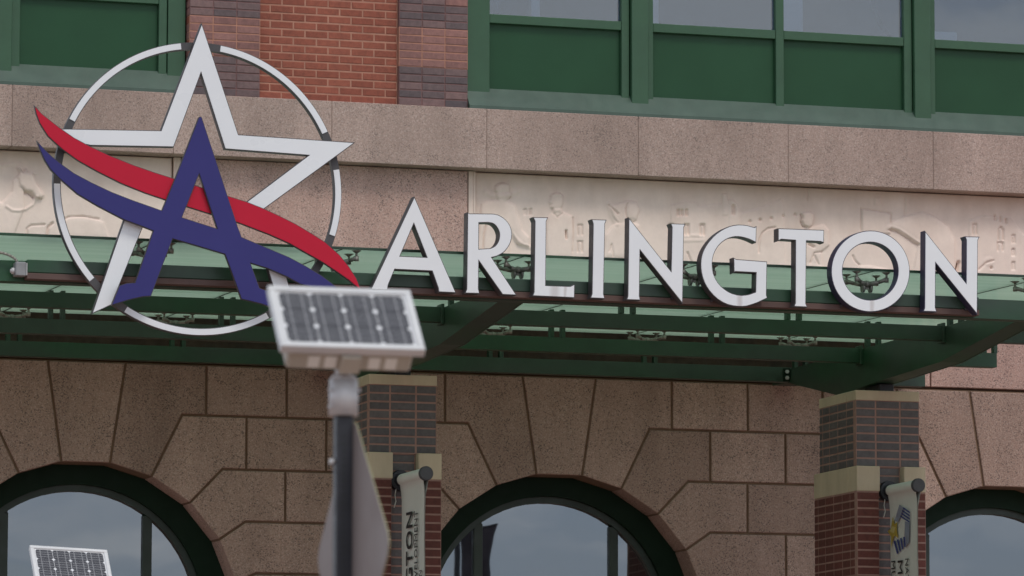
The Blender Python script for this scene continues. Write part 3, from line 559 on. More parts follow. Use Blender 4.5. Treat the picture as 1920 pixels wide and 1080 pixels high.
def relief(x0, x1, z0, z1):
    st = 0.0078
    nx, nz = int((x1 - x0) / st) + 1, int((z1 - z0) / st) + 1
    X, Z = np.meshgrid(np.linspace(x0, x1, nx), np.linspace(z0, z1, nz))
    H = np.zeros_like(X); G = np.zeros_like(X)
    for kind, h, r, pts in DATA['relief']:
        pa = np.array(pts)
        mrg = 0.1
        sel = (X > pa[:, 0].min() - mrg) & (X < pa[:, 0].max() + mrg) & (Z > pa[:, 1].min() - mrg) & (Z < pa[:, 1].max() + mrg)
        if not sel.any(): continue
        px, pz = X[sel], Z[sel]
        n = len(pts)
        d = np.full(px.shape, 9.0)
        for i in range(n if kind == 'p' else n - 1):
            d = np.minimum(d, seg_dist(px, pz, pts[i], pts[(i + 1) % n]))
        if kind == 'p':
            ins = np.zeros(px.shape, bool)
            for i in range(n):
                xa, za = pts[i]; xb, zb = pts[(i + 1) % n]
                c = ((za > pz) != (zb > pz)) & (px < (xb - xa) * (pz - za) / (zb - za + 1e-12) + xa)
                ins ^= c
            hh = np.where(ins, h * (0.62 * np.clip(d / .008, 0, 1) + 0.38 * np.sqrt(smooth(d / r))), 0)
            H[sel] = np.maximum(H[sel], hh)
        elif kind == 'l':
            base = H[sel]
            H[sel] = base + np.where(d < r, h * 0.45 * np.sqrt(smooth(1 - d / r)), 0)
        else:
            G[sel] = np.maximum(G[sel], h * 2.0 * smooth(1.05 - d / (r * .8)))
    rng = np.random.default_rng(3)
    H = H - G
    Hs = H.copy()
    Hs[1:-1, 1:-1] = (H[1:-1, 1:-1] * 28 + H[:-2, 1:-1] + H[2:, 1:-1] + H[1:-1, :-2] + H[1:-1, 2:]) / 32
    Y = 0.036 - Hs * 0.44
    Y[0, :] = Y[-1, :] = 0.074; Y[:, 0] = Y[:, -1] = 0.074
    verts = np.stack([X, Y, Z], -1).reshape(-1, 3)
    idx = np.arange(nx * nz).reshape(nz, nx)
    faces = np.stack([idx[:-1, :-1], idx[:-1, 1:], idx[1:, 1:], idx[1:, :-1]], -1).reshape(-1, 4)
    me = bpy.data.meshes.new('relief_panel')
    me.from_pydata(verts.tolist(), [], faces.tolist())
    me.materials.append(M_RELIEF)
    for f in me.polygons: f.use_smooth = True
    o = bpy.data.objects.new('relief_panel', me); COL.objects.link(o); o.parent = fr
    return o
rp = relief(-0.756, 6.19, 6.37, 7.468); rp['label'] = 'cream carved panel of figures, mission buildings and a horse'
rl = relief(-6.19, -3.41, 6.37, 7.468); rl['label'] = 'cream carved panel with a bridled horse head'
boxes('panel_moulding', [(-0.818, -0.762, 0.004, 0.074, 6.37, 7.466), (-0.776, -0.758, -0.006, 0.02, 6.372, 7.464)], M_RELIEF, fr, 0.004)
boxes('panel_moulding', [(-3.404, -3.348, 0.004, 0.074, 6.37, 7.466), (-3.408, -3.39, -0.006, 0.02, 6.372, 7.464)], M_RELIEF, fr, 0.004)

# --- granite ledge
ledge = boxes('ledge', [(-6.195, 6.195, -0.156, 0.30, 7.487, 7.975)], M_LEDGEJ, bld, 0)
xs = [-6.19, -4.824, -3.45, -2.08, -0.707, 0.663, 2.045, 3.408, 4.78, 6.19]
for i in range(len(xs) - 1):
    bm = bmesh.new()
    box(bm, xs[i] + 0.002, xs[i + 1] - 0.002, -0.16 + jit(0.001), 0.29, 7.470, 7.985, bev=0.004)
    finish('stone_block', bm, M_GRAN_UP, ledge)

# --- upper brick pier between the windows
CO, BRW = 0.0677, 0.2032
Z0 = 7.99
pier = boxes('brick_pier', [(-2.698, -1.474, -0.0565, 0.30, 7.986, 10.6)], M_MORT, bld, 0)
for xa in (-3.306, -1.472):
    boxes('mortar_bed', [(xa, xa + .612, -0.095, 0.298, 7.987, 10.6)], M_MORTD, pier, 0)
    boxes('mortar_bed', [(xa - .0005, xa + .6125, -0.0966, 0.297, Z0 + 5 * CO, Z0 + 10 * CO)], M_MORT, pier, 0)
NR = 19
for r in range(NR):
    z = Z0 + r * CO
    # red field, running bond
    x = -2.698 - (BRW / 2 if r % 2 else 0)
    while x < -1.474 - 0.02:
        xa, xb = max(x, -2.698), min(x + BRW, -1.474)
        if xb - xa > 0.04:
            wd = round(xb - xa - 0.0115, 4)
            link_copy('brick', brick_mesh(wd, CO - 0.0125, 0.09, M_RED), pier, (xa + 0.005, -0.060 + jit(.0012), z + 0.006))
        x += BRW
    # stack bonded quoins
    for q0 in (-3.308, -1.472):
        for k in range(3):
            mt = M_ROSE if 5 <= r <= 9 else M_GREY
            if r >= 13 and (r + k) % 3 == 0: mt = M_ROSE
            if r in (1, 3) and k == 1: mt = M_GREY
            wd = 0.2045
            link_copy('brick', brick_mesh(wd - 0.008, CO - 0.0095, 0.10, mt), pier, (q0 + k * wd + 0.004, -0.100 + jit(.001), z + 0.0045))
    if r % 1 == 0:   # returns on the left flank
        link_copy('brick', brick_mesh(0.115, CO - 0.0095, 0.05, M_ROSE if r % 3 else M_RED, 'x'), pier, (-3.310, 0.040, z + 0.0045))

# --- upper windows
def upper_window(x0, glasses, narrow, posts, jambs, label):
    xa, xb = x0
    wdw = boxes('window', [(xa, xb, 0.075, 0.16, 7.99, 8.06), (xa, xb, 0.075, 0.16, 10.4, 10.6)], M_FRAME, bld, 0.003)
    wdw['label'] = label
    prof = [(.072, 7.988), (-.140, 7.988), (-.140, 8.015), (-.132, 8.022), (.02, 8.192), (.072, 8.200)]
    bm = bmesh.new()
    prism(bm, prof, [], xa, xb, to3=lambda a, b, y: (y, a, b))
    finish('sill', bm, M_SILL, wdw)
    for a, b in glasses:
        boxes('spandrel_panel', [(a + 0.002, b - 0.002, 0.050, 0.072, 8.190, 8.775)], M_PANEL, wdw, 0.0)
        boxes('pane', [(a + 0.004, b - 0.004, 0.048, 0.060, 8.836, 10.40)], M_GLASS_UP, wdw, 0.0)
        boxes('rail', [(a + 0.001, b - 0.001, 0.006, 0.074, 8.764, 8.842)], M_FRAME, wdw, 0.004)
    for a, b in narrow:
        boxes('mullion', [(a, b, 0.0, 0.076, 8.10, 10.45)], M_FRAME, wdw, 0.004)
    for a, b in posts:
        boxes('post', [(a, b, -0.045, 0.08, 8.06, 10.45)], M_FRAME, wdw, 0.005)
    for a, b in jambs:
        boxes('jamb', [(a, b, -0.012, 0.082, 8.06, 10.45)], M_FRAME, wdw, 0.004)
    return wdw
upper_window((-0.853, 6.19), [(-.636, .566), (.856, 1.995), (2.07, 3.205), (3.50, 4.64), (4.715, 5.88)],
             [(.566, .636), (.800, .856), (1.995, 2.07), (3.205, 3.279), (3.444, 3.50), (4.64, 4.715), (5.88, 5.95)],
             [(.645, .797), (3.287, 3.441), (5.958, 6.18)], [(-.853, -.636)], 'green framed window band right of the brick pier')
upper_window((-6.19, -3.323), [(-6.13, -4.98), (-4.736, -3.549)], [(-4.808, -4.736), (-3.549, -3.480), (-4.980, -4.945)],
             [(-4.940, -4.812)], [(-3.473, -3.323)], 'green framed window band left of the brick pier')

# --- arched windows
for cx in (-P, 0, P):
    def arc(r, c, a0, a1, n=30):
        return [(cx + r * math.cos(R(a)), c + r * math.sin(R(a))) for a in np.linspace(a0, a1, n)]
    bm = bmesh.new()
    ringo = [(cx - 1.45, 0.02), (cx - 1.45, 5.05), (cx + 1.45, 5.05), (cx + 1.45, 0.02)]
    inner = [(cx + 1.10, 0.02)] + arc(1.10, 3.614, 0, 180) + [(cx - 1.10, 0.02)]
    prism(bm, [ringo[3], ringo[2], ringo[1], ringo[0]] + inner[::-1], [], 0.302, 0.47)
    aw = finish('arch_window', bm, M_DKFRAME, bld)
    bm = bmesh.new()
    o1 = [(cx + 1.105, 0.02)] + arc(1.105, 3.614, 0, 180) + [(cx - 1.105, 0.02)]
    i1 = [(cx + 1.045, 0.03)] + arc(1.045, 3.614, 0, 180) + [(cx - 1.045, 0.03)]
    prism(bm, o1 + i1[::-1], [], 0.352, 0.45)
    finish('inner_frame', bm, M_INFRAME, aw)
    for s in (-1, 1):
        zt = 3.614 + math.sqrt(1.05 ** 2 - .61 ** 2)
        boxes('mullion', [(cx + s * .613 - .040, cx + s * .613 + .040, 0.366, 0.44, 0.03, zt)], M_INFRAME, aw, 0.004)
    # three panes
    def pane(xa, xb):
        top = []
        for x in np.linspace(xb, xa, 16):
            top.append((cx + x, 3.614 + math.sqrt(max(1.048 ** 2 - x * x, 0.0))))
        bm = bmesh.new()
        prism(bm, [(cx + xa, 0.04), (cx + xb, 0.04)] + top, [], 0.400, 0.410)
        finish('pane', bm, M_GLASS_LO, aw)
    pane(-.572, .572); pane(.654, 1.046); pane(-1.046, -.654)

# --- rooms behind the glass
bm = bmesh.new()
for zf, zc in ((0.02, 7.3), (7.6, 10.55)):
    box(bm, -6.19, 6.19, 4.0, 4.1, zf, zc); box(bm, -6.28, -6.19, 0.302, 4.1, zf, zc); box(bm, 6.19, 6.28, 0.302, 4.1, zf, zc)
box(bm, -6.28, 6.28, 0.302, 4.1, 7.31, 7.59); box(bm, -6.28, 6.28, -0.05, 4.1, 10.61, 10.8)
finish('interior_shell', bm, M_INT, bld)
boxes('interior_column', [(-.02, .06, .75, .83, 7.62, 10.5)], M_INTW, bld, 0.003)
boxes('interior_column', [(1.15, 1.22, .9, .97, 7.62, 10.5)], M_INTW, bld, 0.003)
boxes('interior_column', [(2.24, 2.46, .55, .75, 7.62, 10.5)], M_INTW, bld, 0.003)
boxes('interior_post', [(-.50, -.42, .40, .46, 8.55, 10.5)], M_BLACK, bld, 0.003)
boxes('interior_cabinet', [(3.62, 3.86, .35, .6, 7.62, 8.98)], M_INTW, bld, 0.004)
bm = bmesh.new()
pts = [(3.02, .3, 9.4), (3.04, .3, 9.15), (3.10, .3, 9.0), (3.19, .3, 8.9), (3.22, .3, 8.75)]
for a, b in zip(pts[:-1], pts[1:]): tube(bm, a, b, .022, .022, 8)
finish('interior_cable', bm, M_BLACK, bld)

# ------------------------------------------------------------------ brick columns in front of the wall
def column(cx, label):
    c = thing('brick_column', label, 'column', (cx, -2.03, 0), group='brick columns carrying the glass canopy')
    # local x around 0, y measured from -2.03
    F, Bk = -0.42, 0.41          # upper front -2.45, back -1.62
    bm = bmesh.new()
    box(bm, -.2785, .2785, F + .0028, Bk - .006, 4.802, 5.36); box(bm, -.109, .109, F + .015, Bk, 4.55, 4.801)
    box(bm, -.3003, -.110, -0.4872, Bk + .06, 0.0, 4.60); box(bm, .110, .3003, -0.4872, Bk + .06, 0.0, 4.60)
    box(bm, -.109, .109, F + .033, Bk + .05, 0.0, 4.60)
    finish('mortar_core', bm, M_MORTC, c)
    # cap course: two stones along the flank, one across the front
    bm = bmesh.new(); box(bm, -.281, .281, F - .003, F + .20, 5.349, 5.430, bev=.004); finish('cap_stone', bm, M_CREAM, c)
    bm = bmesh.new(); box(bm, -.281, .281, F + .207, Bk + .003, 5.349, 5.430, bev=.004); finish('cap_stone', bm, M_CREAM, c)
    zc = 4.803
    fcols = [(-.281, -.105), (-.105, .109), (.109, .281)]
    scols = [(.055, .215), (.215, .41), (.41, .60), (.60, .755), (.755, .83)]
    for r in range(8):
        z = zc + r * .0683
        for a, b in fcols:
            link_copy('brick', brick_mesh(b - a - .013, .0565, .05, M_DKGREY), c, (a + .0065, F + jit(.001), z + .006))
        for a, b in scols:
            link_copy('brick', brick_mesh(b - a - .012, .0565, .05, M_DKGREY, 'x'), c, (-.281 + jit(.001), F + b - .006, z + .006))
    # cream corner blocks and flank block
    for x0, x1 in ((-.303, -.100), (.112, .303)):
        bm = bmesh.new(); box(bm, x0, x1, -.492, -.30, 4.597, 4.803, bev=.005); finish('corner_block', bm, M_CREAM, c)
    for x0, x1 in ((-.303, -.15), (.15, .303)):
        bm = bmesh.new(); box(bm, x0, x1, -.295, Bk + .075, 4.597, 4.803, bev=.005); finish('corner_block', bm, M_CREAM, c)
    for r in range(3):
        link_copy('brick', brick_mesh(.200, .0585, .05, M_DKGREY), c, (-.098, F + .012, 4.600 + r * .0683))
    # red shaft below
    lsc = [(.055, .16), (.16, .335), (.335, .53), (.53, .72), (.72, .885), (.885, .97)]
    for r in range(13):
        z = 4.592 - (r + 1) * .0680
        for a, b in ((-.303, -.105), (.112, .303)):
            link_copy('brick', brick_mesh(b - a - .010, .0560, .05, M_DKRED), c, (a + .005, -.490 + jit(.001), z + .006))
        link_copy('brick', brick_mesh(.200, .0560, .05, M_DKGREY), c, (-.098, F + .030, z + .006))
        for a, b in lsc:
            link_copy('brick', brick_mesh(b - a - .010, .0580, .05, M_DKRED, 'x'), c, (-.303 + jit(.001), -.490 + b - .005, z + .005))
    return c
column(2.035, 'brick column right of the middle arched window, with a medal emblem banner on its front')
column(-2.101, 'brick column left of the middle arched window, behind the solar panel post')

# ------------------------------------------------------------------ glass canopy
can = thing('glass_canopy', 'green steel canopy with pale green glass roof across the building front', 'canopy')
XL, XR = -7.0, 3.15
def zg(y): return 6.103 + y * 0.0196       # underside of the glass
PY = [-0.41, -2.10, -3.87]
def beam(name, xa, xb, y, z0, z1, wd=0.10):
    # channel section: web with two flanges
    bm = bmesh.new()
    box(bm, xa, xb, y - wd / 2, y - wd / 2 + .012, z0, z1, bev=.002)
    box(bm, xa + .002, xb - .002, y - wd / 2 + .0125, y + wd / 2, z0 + .001, z0 + .013); box(bm, xa + .002, xb - .002, y - wd / 2 + .0125, y + wd / 2, z1 - .013, z1 - .001)
    return finish(name, bm, M_BEAM, can)
for y, xr, top in zip(PY, (3.19, 3.14, 3.15), (5.816, 5.810, 5.807)):
    pu = beam('purlin', XL, xr, y, 5.690, top, .10)
fb = beam('front_beam', XL, XR, -5.50, 5.672, 5.822, .14)
rail = boxes('sign_rail', [(-5.80, 1.49, -5.665, -5.572, 5.728, 5.822)], M_BEAM, can, .006)
boxes('sign_rail_bounce_lip', [(-5.80, 1.49, -5.667, -5.45, 5.683, 5.7265)], M_BOUNCELIP, can, .003)  # rail underside drawn as a lip, paving bounce painted into its colour
boxes('wall_shade_strip', [(XL, 3.19, -.066, -.002, 5.80, 6.17)], M_WALLSHADE, can, .003)  # added dark strip in place of the shade on the wall
for cx in (-6.236, -2.101, 2.035):
    prof = [(-.03, 5.804), (-.03, 5.700), (-.40, 5.690), (-1.62, 5.465), (-2.30, 5.497), (-3.80, 5.530), (-5.42, 5.700), (-5.42, 5.804)]
    bm = bmesh.new()
    prism(bm, prof, [], cx - .10, cx - .085, to3=lambda a, b, y: (y, a, b))
    prism(bm, prof, [], cx + .085, cx + .10, to3=lambda a, b, y: (y, a, b))
    fl = [(-.03, 5.716), (-.03, 5.702), (-.40, 5.692), (-1.62, 5.467), (-2.30, 5.499), (-3.80, 5.532), (-5.42, 5.702), (-5.42, 5.716), (-3.80, 5.546), (-2.30, 5.513), (-1.62, 5.481), (-.40, 5.706)]
    prism(bm, fl, [], cx - .0848, cx + .0848, to3=lambda a, b, y: (y, a, b))
    br = finish('bracket', bm, M_BEAM, can)
    for y in PY[:1]:
        bp = boxes('bolt_plate', [(cx - .165, cx - .102, y - .063, y - .0515, 5.694, 5.808)], M_DKFRAME, can, .003)
        for z in (5.725, 5.778):
            bm = bmesh.new(); tube(bm, (cx - .133, y - .078, z), (cx - .133, y - .0632, z), .017, .017, 6)
            finish('bolt', bm, M_GALV, bp)
    for y in PY[1:]:
        boxes('joint_plate', [(cx - .125, cx - .1005, y - .070, y + .05, 5.672, 5.83)], M_BEAM, can, .003)
    boxes('bearing_pad', [(cx - .04, cx + .085, -2.38, -2.05, 5.4325, 5.494)], M_BLACK, can, .004)

# spider fittings and their supports
SX = [2.03 - 1.377 * k for k in range(0, 7)] + [3.07]
bm = bmesh.new()
bmesh.ops.create_uvsphere(bm, u_segments=10, v_segments=6, radius=.040, matrix=Matrix.Translation((0, 0, -.085)) @ Matrix.Diagonal((1.0, 1.0, .7, 1)))
for sx in (-1, 1):
    for sy in (-1, 1):
        tube(bm, (sx * .015, sy * .013, -.088), (sx * .075, sy * .065, -.075), .022, .014, 8)
        tube(bm, (sx * .075, sy * .065, -.075), (sx * .120, sy * .104, -.056), .014, .017, 8)
        tube(bm, (sx * .120, sy * .104, -.080), (sx * .120, sy * .104, -.045), .018, .018, 8)
spider_me = bpy.data.meshes.new('spider_fitting'); bm.to_mesh(spider_me); bm.free(); spider_me.materials.append(M_FIT)
bm = bmesh.new()
tube(bm, (0, 0, -.047), (0, 0, -.020), .009, .009, 8); tube(bm, (0, 0, -.020), (0, 0, -.004), .012, .036, 12)
cup_me = bpy.data.meshes.new('glass_cup'); bm.to_mesh(cup_me); bm.free(); cup_me.materials.append(M_FIT)
bm = bmesh.new()
for sx in (-1, 1): tube(bm, (sx * .030 - .008, 0, -.150), (sx * .030 + .008, 0, -.150), .036, .036, 14); box(bm, sx * .030 - .006, sx * .030 + .006, -.016, .016, -.22, -.13)
box(bm, -.012, .012, -.014, .014, -.16, -.10)
clevis_me = bpy.data.meshes.new('clevis'); bm.to_mesh(clevis_me); bm.free(); clevis_me.materials.append(M_FIT)
for y in [-5.48] + PY[::-1]:
    for x in SX:
        if x < -6.5: continue
        if y < -5 or y > -1: s = link_copy('spider_fitting', spider_me, can, (x, y, zg(y)))
        else: s = None
        for sx in (-1, 1) if y < -5 or y > -1 else ():
            for sy in (-1, 1): link_copy('glass_cup', cup_me, s, (sx * .120, sy * .104, 0))
        if y < -5: 
            link_copy('clevis', clevis_me, s, (0, 0, .035))
        else:
            zt = zg(y) - (.075 if y > -1 else .022); zb = 5.812
            boxes('hanger', [(x + .02 + q - .017, x + .02 + q + .017, y - .030, y + .030, zb, zt) for q in (-.048, .048)] , M_BEAM, can, .002)
gx = [-7.0] + sorted(x for x in SX if -6.9 < x < 3.0) + [3.20]
gy = [-5.62, -3.87, -2.10, -.41, -.07]
for i in range(len(gx) - 1):
    for j in range(len(gy) - 1):
        a, b = gx[i] + .006, gx[i + 1] - .006
        ya, yb = gy[j] + (.006 if j else 0), gy[j + 1] - .006
        bm = bmesh.new()
        V_ = [bm.verts.new((x, y, zg(y) + t)) for t in (0.0, .018) for x, y in ((a, ya), (b, ya), (b, yb), (a, yb))]
        for q in ((0, 3, 2, 1), (4, 5, 6, 7), (0, 1, 5, 4), (1, 2, 6, 5), (2, 3, 7, 6), (3, 0, 4, 7)): bm.faces.new([V_[k] for k in q])
        finish('glass_panel', bm, M_CGLASS, can)
# sealant joints between the glass panels
bm = bmesh.new()
for x in gx[1:-1]:
    V_ = [bm.verts.new((x + dx, y, zg(y) + t)) for t in (-.002, .016) for dx, y in ((-.0055, gy[0]), (.0055, gy[0]), (.0055, gy[-1]), (-.0055, gy[-1]))]
    for q in ((0, 3, 2, 1), (4, 5, 6, 7), (0, 1, 5, 4), (1, 2, 6, 5), (2, 3, 7, 6), (3, 0, 4, 7)): bm.faces.new([V_[k] for k in q])
finish('sealant_joint', bm, M_SEAL, can)
boxes('glass_edge_trim', [(XL, 3.20, -5.632, -5.6205, 5.992, 6.011)], M_BEAM, can, .002)

# ------------------------------------------------------------------ lettering sign
sign = thing('letter_sign', 'row of large white raised letters reading ARLINGTON on the canopy rail', 'sign', (0, -5.72, 5.73))
OFF = Vector((0, 5.72, -5.73))
def local(o, root):
    o.parent = root; o.location = -Vector(root.location); return o
def extruded(name, face_name, outer, holes, y, depth, mat_face, mat_ret, root, inset=.007):
    bm = bmesh.new(); prism(bm, outer, holes, y + .006, y + depth)
    body = local(finish(name, bm, mat_ret), root)
    bm = bmesh.new(); prism(bm, offset_poly(outer, inset), [offset_poly(h, -inset) for h in holes], y, y + .010, back=False)
    f = finish(face_name, bm, mat_face, body)
    return body
nd = len(DATA['letters'])
for i, (ch, o_, hs) in enumerate(DATA['letters']):
    b = extruded('letter', 'letter_face', o_, hs, -5.78, .092, M_LETTER, M_NAVYRET if i >= 7 else M_RETURN, sign, .006)
    b['label'] = 'white raised letter %s' % ch
    # two stand-off studs down to the rail
    xsr = [p[0] for p in o_]; zb = min(p[1] for p in o_)
    lo = [p[0] for p in o_ if p[1] < zb + .12]
    for x in (min(lo) + .05, max(lo) - .05): boxes('stud', [(x - .008, x + .008, -5.69, -5.66, zb + .04, zb + .06)], M_RETURN, b, 0)

# ------------------------------------------------------------------ star emblem
emb = thing('star_emblem', 'round sign with white star outline, red swoosh and big blue letter A', 'emblem sign', (-4.576, -5.70, 5.70))
rx, rz, rr = DATA['ring']
def ringpoly(r0, r1, a0, a1, n):
    A = np.radians(np.linspace(a0, a1, n))
    return [(rx + r0 * math.cos(a), rz + r0 * math.sin(a)) for a in A], [(rx + r1 * math.cos(a), rz + r1 * math.sin(a)) for a in A]
bm = bmesh.new()
oo, _ = ringpoly(rr, rr, 0, 360 - 360 / 96, 96)
ii, _ = ringpoly(rr - .054, rr, 0, 360 - 360 / 96, 96)
prism(bm, oo, [ii], -5.744, -5.694)
ring = local(finish('ring', bm, M_RINGGREY), emb)
for a0, a1 in DATA['arcs']:
    if a0 > 0 and a1 < a0 or a0 <= 0: pass
    o1, i1 = ringpoly(rr - .005, rr - .048, a0, a1, 26)
    bm = bmesh.new(); prism(bm, o1 + i1[::-1], [], -5.750, -5.741)
    finish('ring_face', bm, M_WHITE, ring)
star = None
for k, pl in enumerate(DATA['star']):
    star = extruded('star_arm' if k else 'star', 'star_face', pl, [], -5.80, .054, M_WHITE, M_RETURN, emb, .006)
    star['label'] = ['white open star outline', 'white left leg of the star', 'white right leg of the star'][k]
extruded('red_swoosh', 'swoosh_face', DATA['red'], [], -5.83, .028, M_SIGNRED, M_RETURN, emb, .005)
extruded('blue_letter', 'letter_face', DATA['blue'], [DATA['blueh']], -5.862, .030, M_SIGNBLUE, M_RETURN, emb, .005)
boxes('mounting_arm', [(x - .02, x + .02, -5.742, -5.666, 5.735, 5.775) for x in (-5.15, -4.9, -4.25, -3.95)], M_RETURN, ring, .002)

# ------------------------------------------------------------------ junction box and conduit on the front beam
jb = thing('junction_box', 'small grey electrical box with curved conduit at left end of the sign rail', 'electrical box', (-5.845, -5.60, 5.75))
bm = bmesh.new(); box(bm, -.038, .038, -.075, .028, -.048, .052, bev=.006); finish('box', bm, M_BOXGREY, jb)
bm = bmesh.new(); tube(bm, (-.06, -.03, -.01), (-.037, -.03, -.01), .022, .026, 10); tube(bm, (-.068, -.03, -.01), (-.055, -.03, -.01), .014, .014, 10); finish('gland', bm, M_GALV, jb)
bm = bmesh.new()
cp = [(-.015, -.02, .045)] + [(-.015 - .20 * (1 - math.cos(R(a))), -.02, .045 + .080 * math.sin(R(a))) for a in range(10, 91, 10)] + [(-.5, -.02, .125), (-.9, -.02, .125)]
for a, b in zip(cp[:-1], cp[1:]): tube(bm, a, b, .010, .010, 8)
finish('conduit', bm, M_FIT, jb)
boxes('cover_plate', [(.040, .046, -.073, .02, -.042, .046)], M_ALU, jb, .001)

# ------------------------------------------------------------------ banners
def text_obj(body, size, mat, parent, mtx, align='LEFT', bold=0.0, sx=1.0, name='lettering'):
    cu = bpy.data.curves.new('lettering', 'FONT')
    cu.body = body; cu.size = size; cu.align_x = align; cu.extrude = .0008; cu.offset = bold; cu.resolution_u = 3
    cu.space_character = 1.06
    o = bpy.data.objects.new('tmp', cu); COL.objects.link(o)
    bpy.context.view_layer.update()
    me = bpy.data.meshes.new_from_object(o.evaluated_get(bpy.context.evaluated_depsgraph_get()))
    bpy.data.objects.remove(o)
    me.transform(mtx @ Matrix.Diagonal((sx, 1, 1, 1)))
    me.materials.clear(); me.materials.append(mat)
    ob = bpy.data.objects.new(name, me); COL.objects.link(ob); ob.parent = parent
    return ob

def banner(X, zr, label, y0=-.060, w_=.575):
    ye = y0 - w_
    b = thing('banner', label, 'banner', (X, -2.45, zr), group='white vinyl banners on the brick columns')
    bm = bmesh.new(); tube(bm, (0, .02, 0), (0, ye - .01, 0), .030, .030, 12); finish('rod', bm, M_BLACK, b)
    bm = bmesh.new(); tube(bm, (0, ye - .020, 0), (0, ye + .005, 0), .057, .057, 24); tube(bm, (0, ye - .028, 0), (0, ye - .0205, 0), .050, .054, 24); finish('end_cap', bm, M_DISC, b)
    bm = bmesh.new(); tube(bm, (0, .028, 0), (0, -.035, 0), .085, .080, 24); tube(bm, (0, -.035, 0), (0, -.06, 0), .055, .05, 20); finish('wall_flange', bm, M_BLACK, b)
    bm = bmesh.new()
    for a_, b_ in (((-.035, -.02, -.05), (-.050, -.03, -.12)), ((-.050, -.03, -.12), (-.047, -.05, -.17)), ((-.047, -.05, -.17), (-.062, -.05, -.22))): tube(bm, a_, b_, .004, .004, 6)
    finish('cord', bm, M_CLOTH, b)
    # cloth: pocket round the rod, then one flat hanging sheet
    secs = []
    for a in np.linspace(-62, 242, 22): secs.append((.047 * math.cos(R(a)), .047 * math.sin(R(a))))
    secs = secs[::-1]                       # from left bottom over the top to right bottom
    left = [(-.012, -1.7), (-.010, -1.2), (-.009, -.8), (-.008, -.5), (-.007, -.30), (-.008, -.17), (-.013, -.10)]
    right = [(.013, -.10), (.0, -.17), (-.001, -.30), (-.002, -.5), (-.003, -.8), (-.004, -1.2), (-.006, -1.7)]
    prof = left + secs + right
    ny = 9
    bm = bmesh.new(); rows = []
    for k in range(ny):
        t = k / (ny - 1)
        rows.append([])
        for (x, z) in prof:
            flare = .02 * max(0, 1 - abs(z + .02) / .22)
            y = y0 - w_ * t
            y += (flare if t < .5 else -flare) * abs(2 * t - 1) ** 2 * 0.6
            wob = .006 * math.sin(3.0 * z * 2 + 2.2 * t * 3) * min(1, max(0, -z - .1))
            rows[-1].append(bm.verts.new((x + wob, y, z)))
    for k in range(ny - 1):
        for i in range(len(prof) - 1):
            f = bm.faces.new((rows[k][i], rows[k][i + 1], rows[k + 1][i + 1], rows[k + 1][i])); f.smooth = True
    cloth = finish('cloth', bm, M_CLOTH, b)
    return b, cloth
bR, cR = banner(2.035, 4.606, 'white banner with navy and gold medal emblem on the right brick column')
bL, cL = banner(-2.122, 4.588, 'white banner with vertical black lettering on the left brick column', -.085, .635)
def rotm(xa, ya, loc):
    xa, ya = Vector(xa), Vector(ya); za = xa.cross(ya)
    return Matrix(((xa.x, ya.x, za.x, loc[0]), (xa.y, ya.y, za.y, loc[1]), (xa.z, ya.z, za.z, loc[2]), (0, 0, 0, 1)))
XS = -.0215
# left banner reads upwards, lines run from wall side to street side
text_obj('ARLINGTON', .245, M_INK, cL, rotm((0, 0, 1), (0, 1, 0), (XS, -.425, -.262)), 'RIGHT', .003, .78)
text_obj('ECONOMIC DEVELOPMENT', .132, M_INK, cL, rotm((0, 0, 1), (0, 1, 0), (XS, -.575, -.275)), 'RIGHT', .0, .68)
text_obj('CORPORATION', .110, M_INK, cL, rotm((0, 0, 1), (0, 1, 0), (XS, -.692, -.745)), 'RIGHT', .0, .66)
# right banner reads downwards
text_obj('NATIONAL', .100, M_INK, cR, rotm((0, 0, -1), (0, -1, 0), (XS, -.410, -.572)), 'LEFT', .0, .9)
text_obj('MEDAL OF HONOR', .150, M_INK, cR, rotm((0, 0, -1), (0, -1, 0), (XS, -.245, -.572)), 'LEFT', .0, 1.15)
text_obj('MUSEUM', .118, M_INK, cR, rotm((0, 0, -1), (0, -1, 0), (XS, -.106, -.572)), 'LEFT', .0, .9)
ebm = {'grey': M_EGREY, 'blue': M_EBLUE, 'gold': M_EGOLD, 'cream': M_ECREAM}
emo = None
for n_, key in enumerate(('grey', 'blue', 'gold', 'cream')):
    bm = bmesh.new()
    for pl in DATA['emblem'][key]:
        pl2 = [(a + 2.45, c - 4.606) for a, c in pl]
        prism(bm, pl2, [], XS - .0004 * n_, XS - .0004 * n_ + .001, to3=lambda a, b, y: (y, a, b))
    finish('emblem', bm, ebm[key], cR)

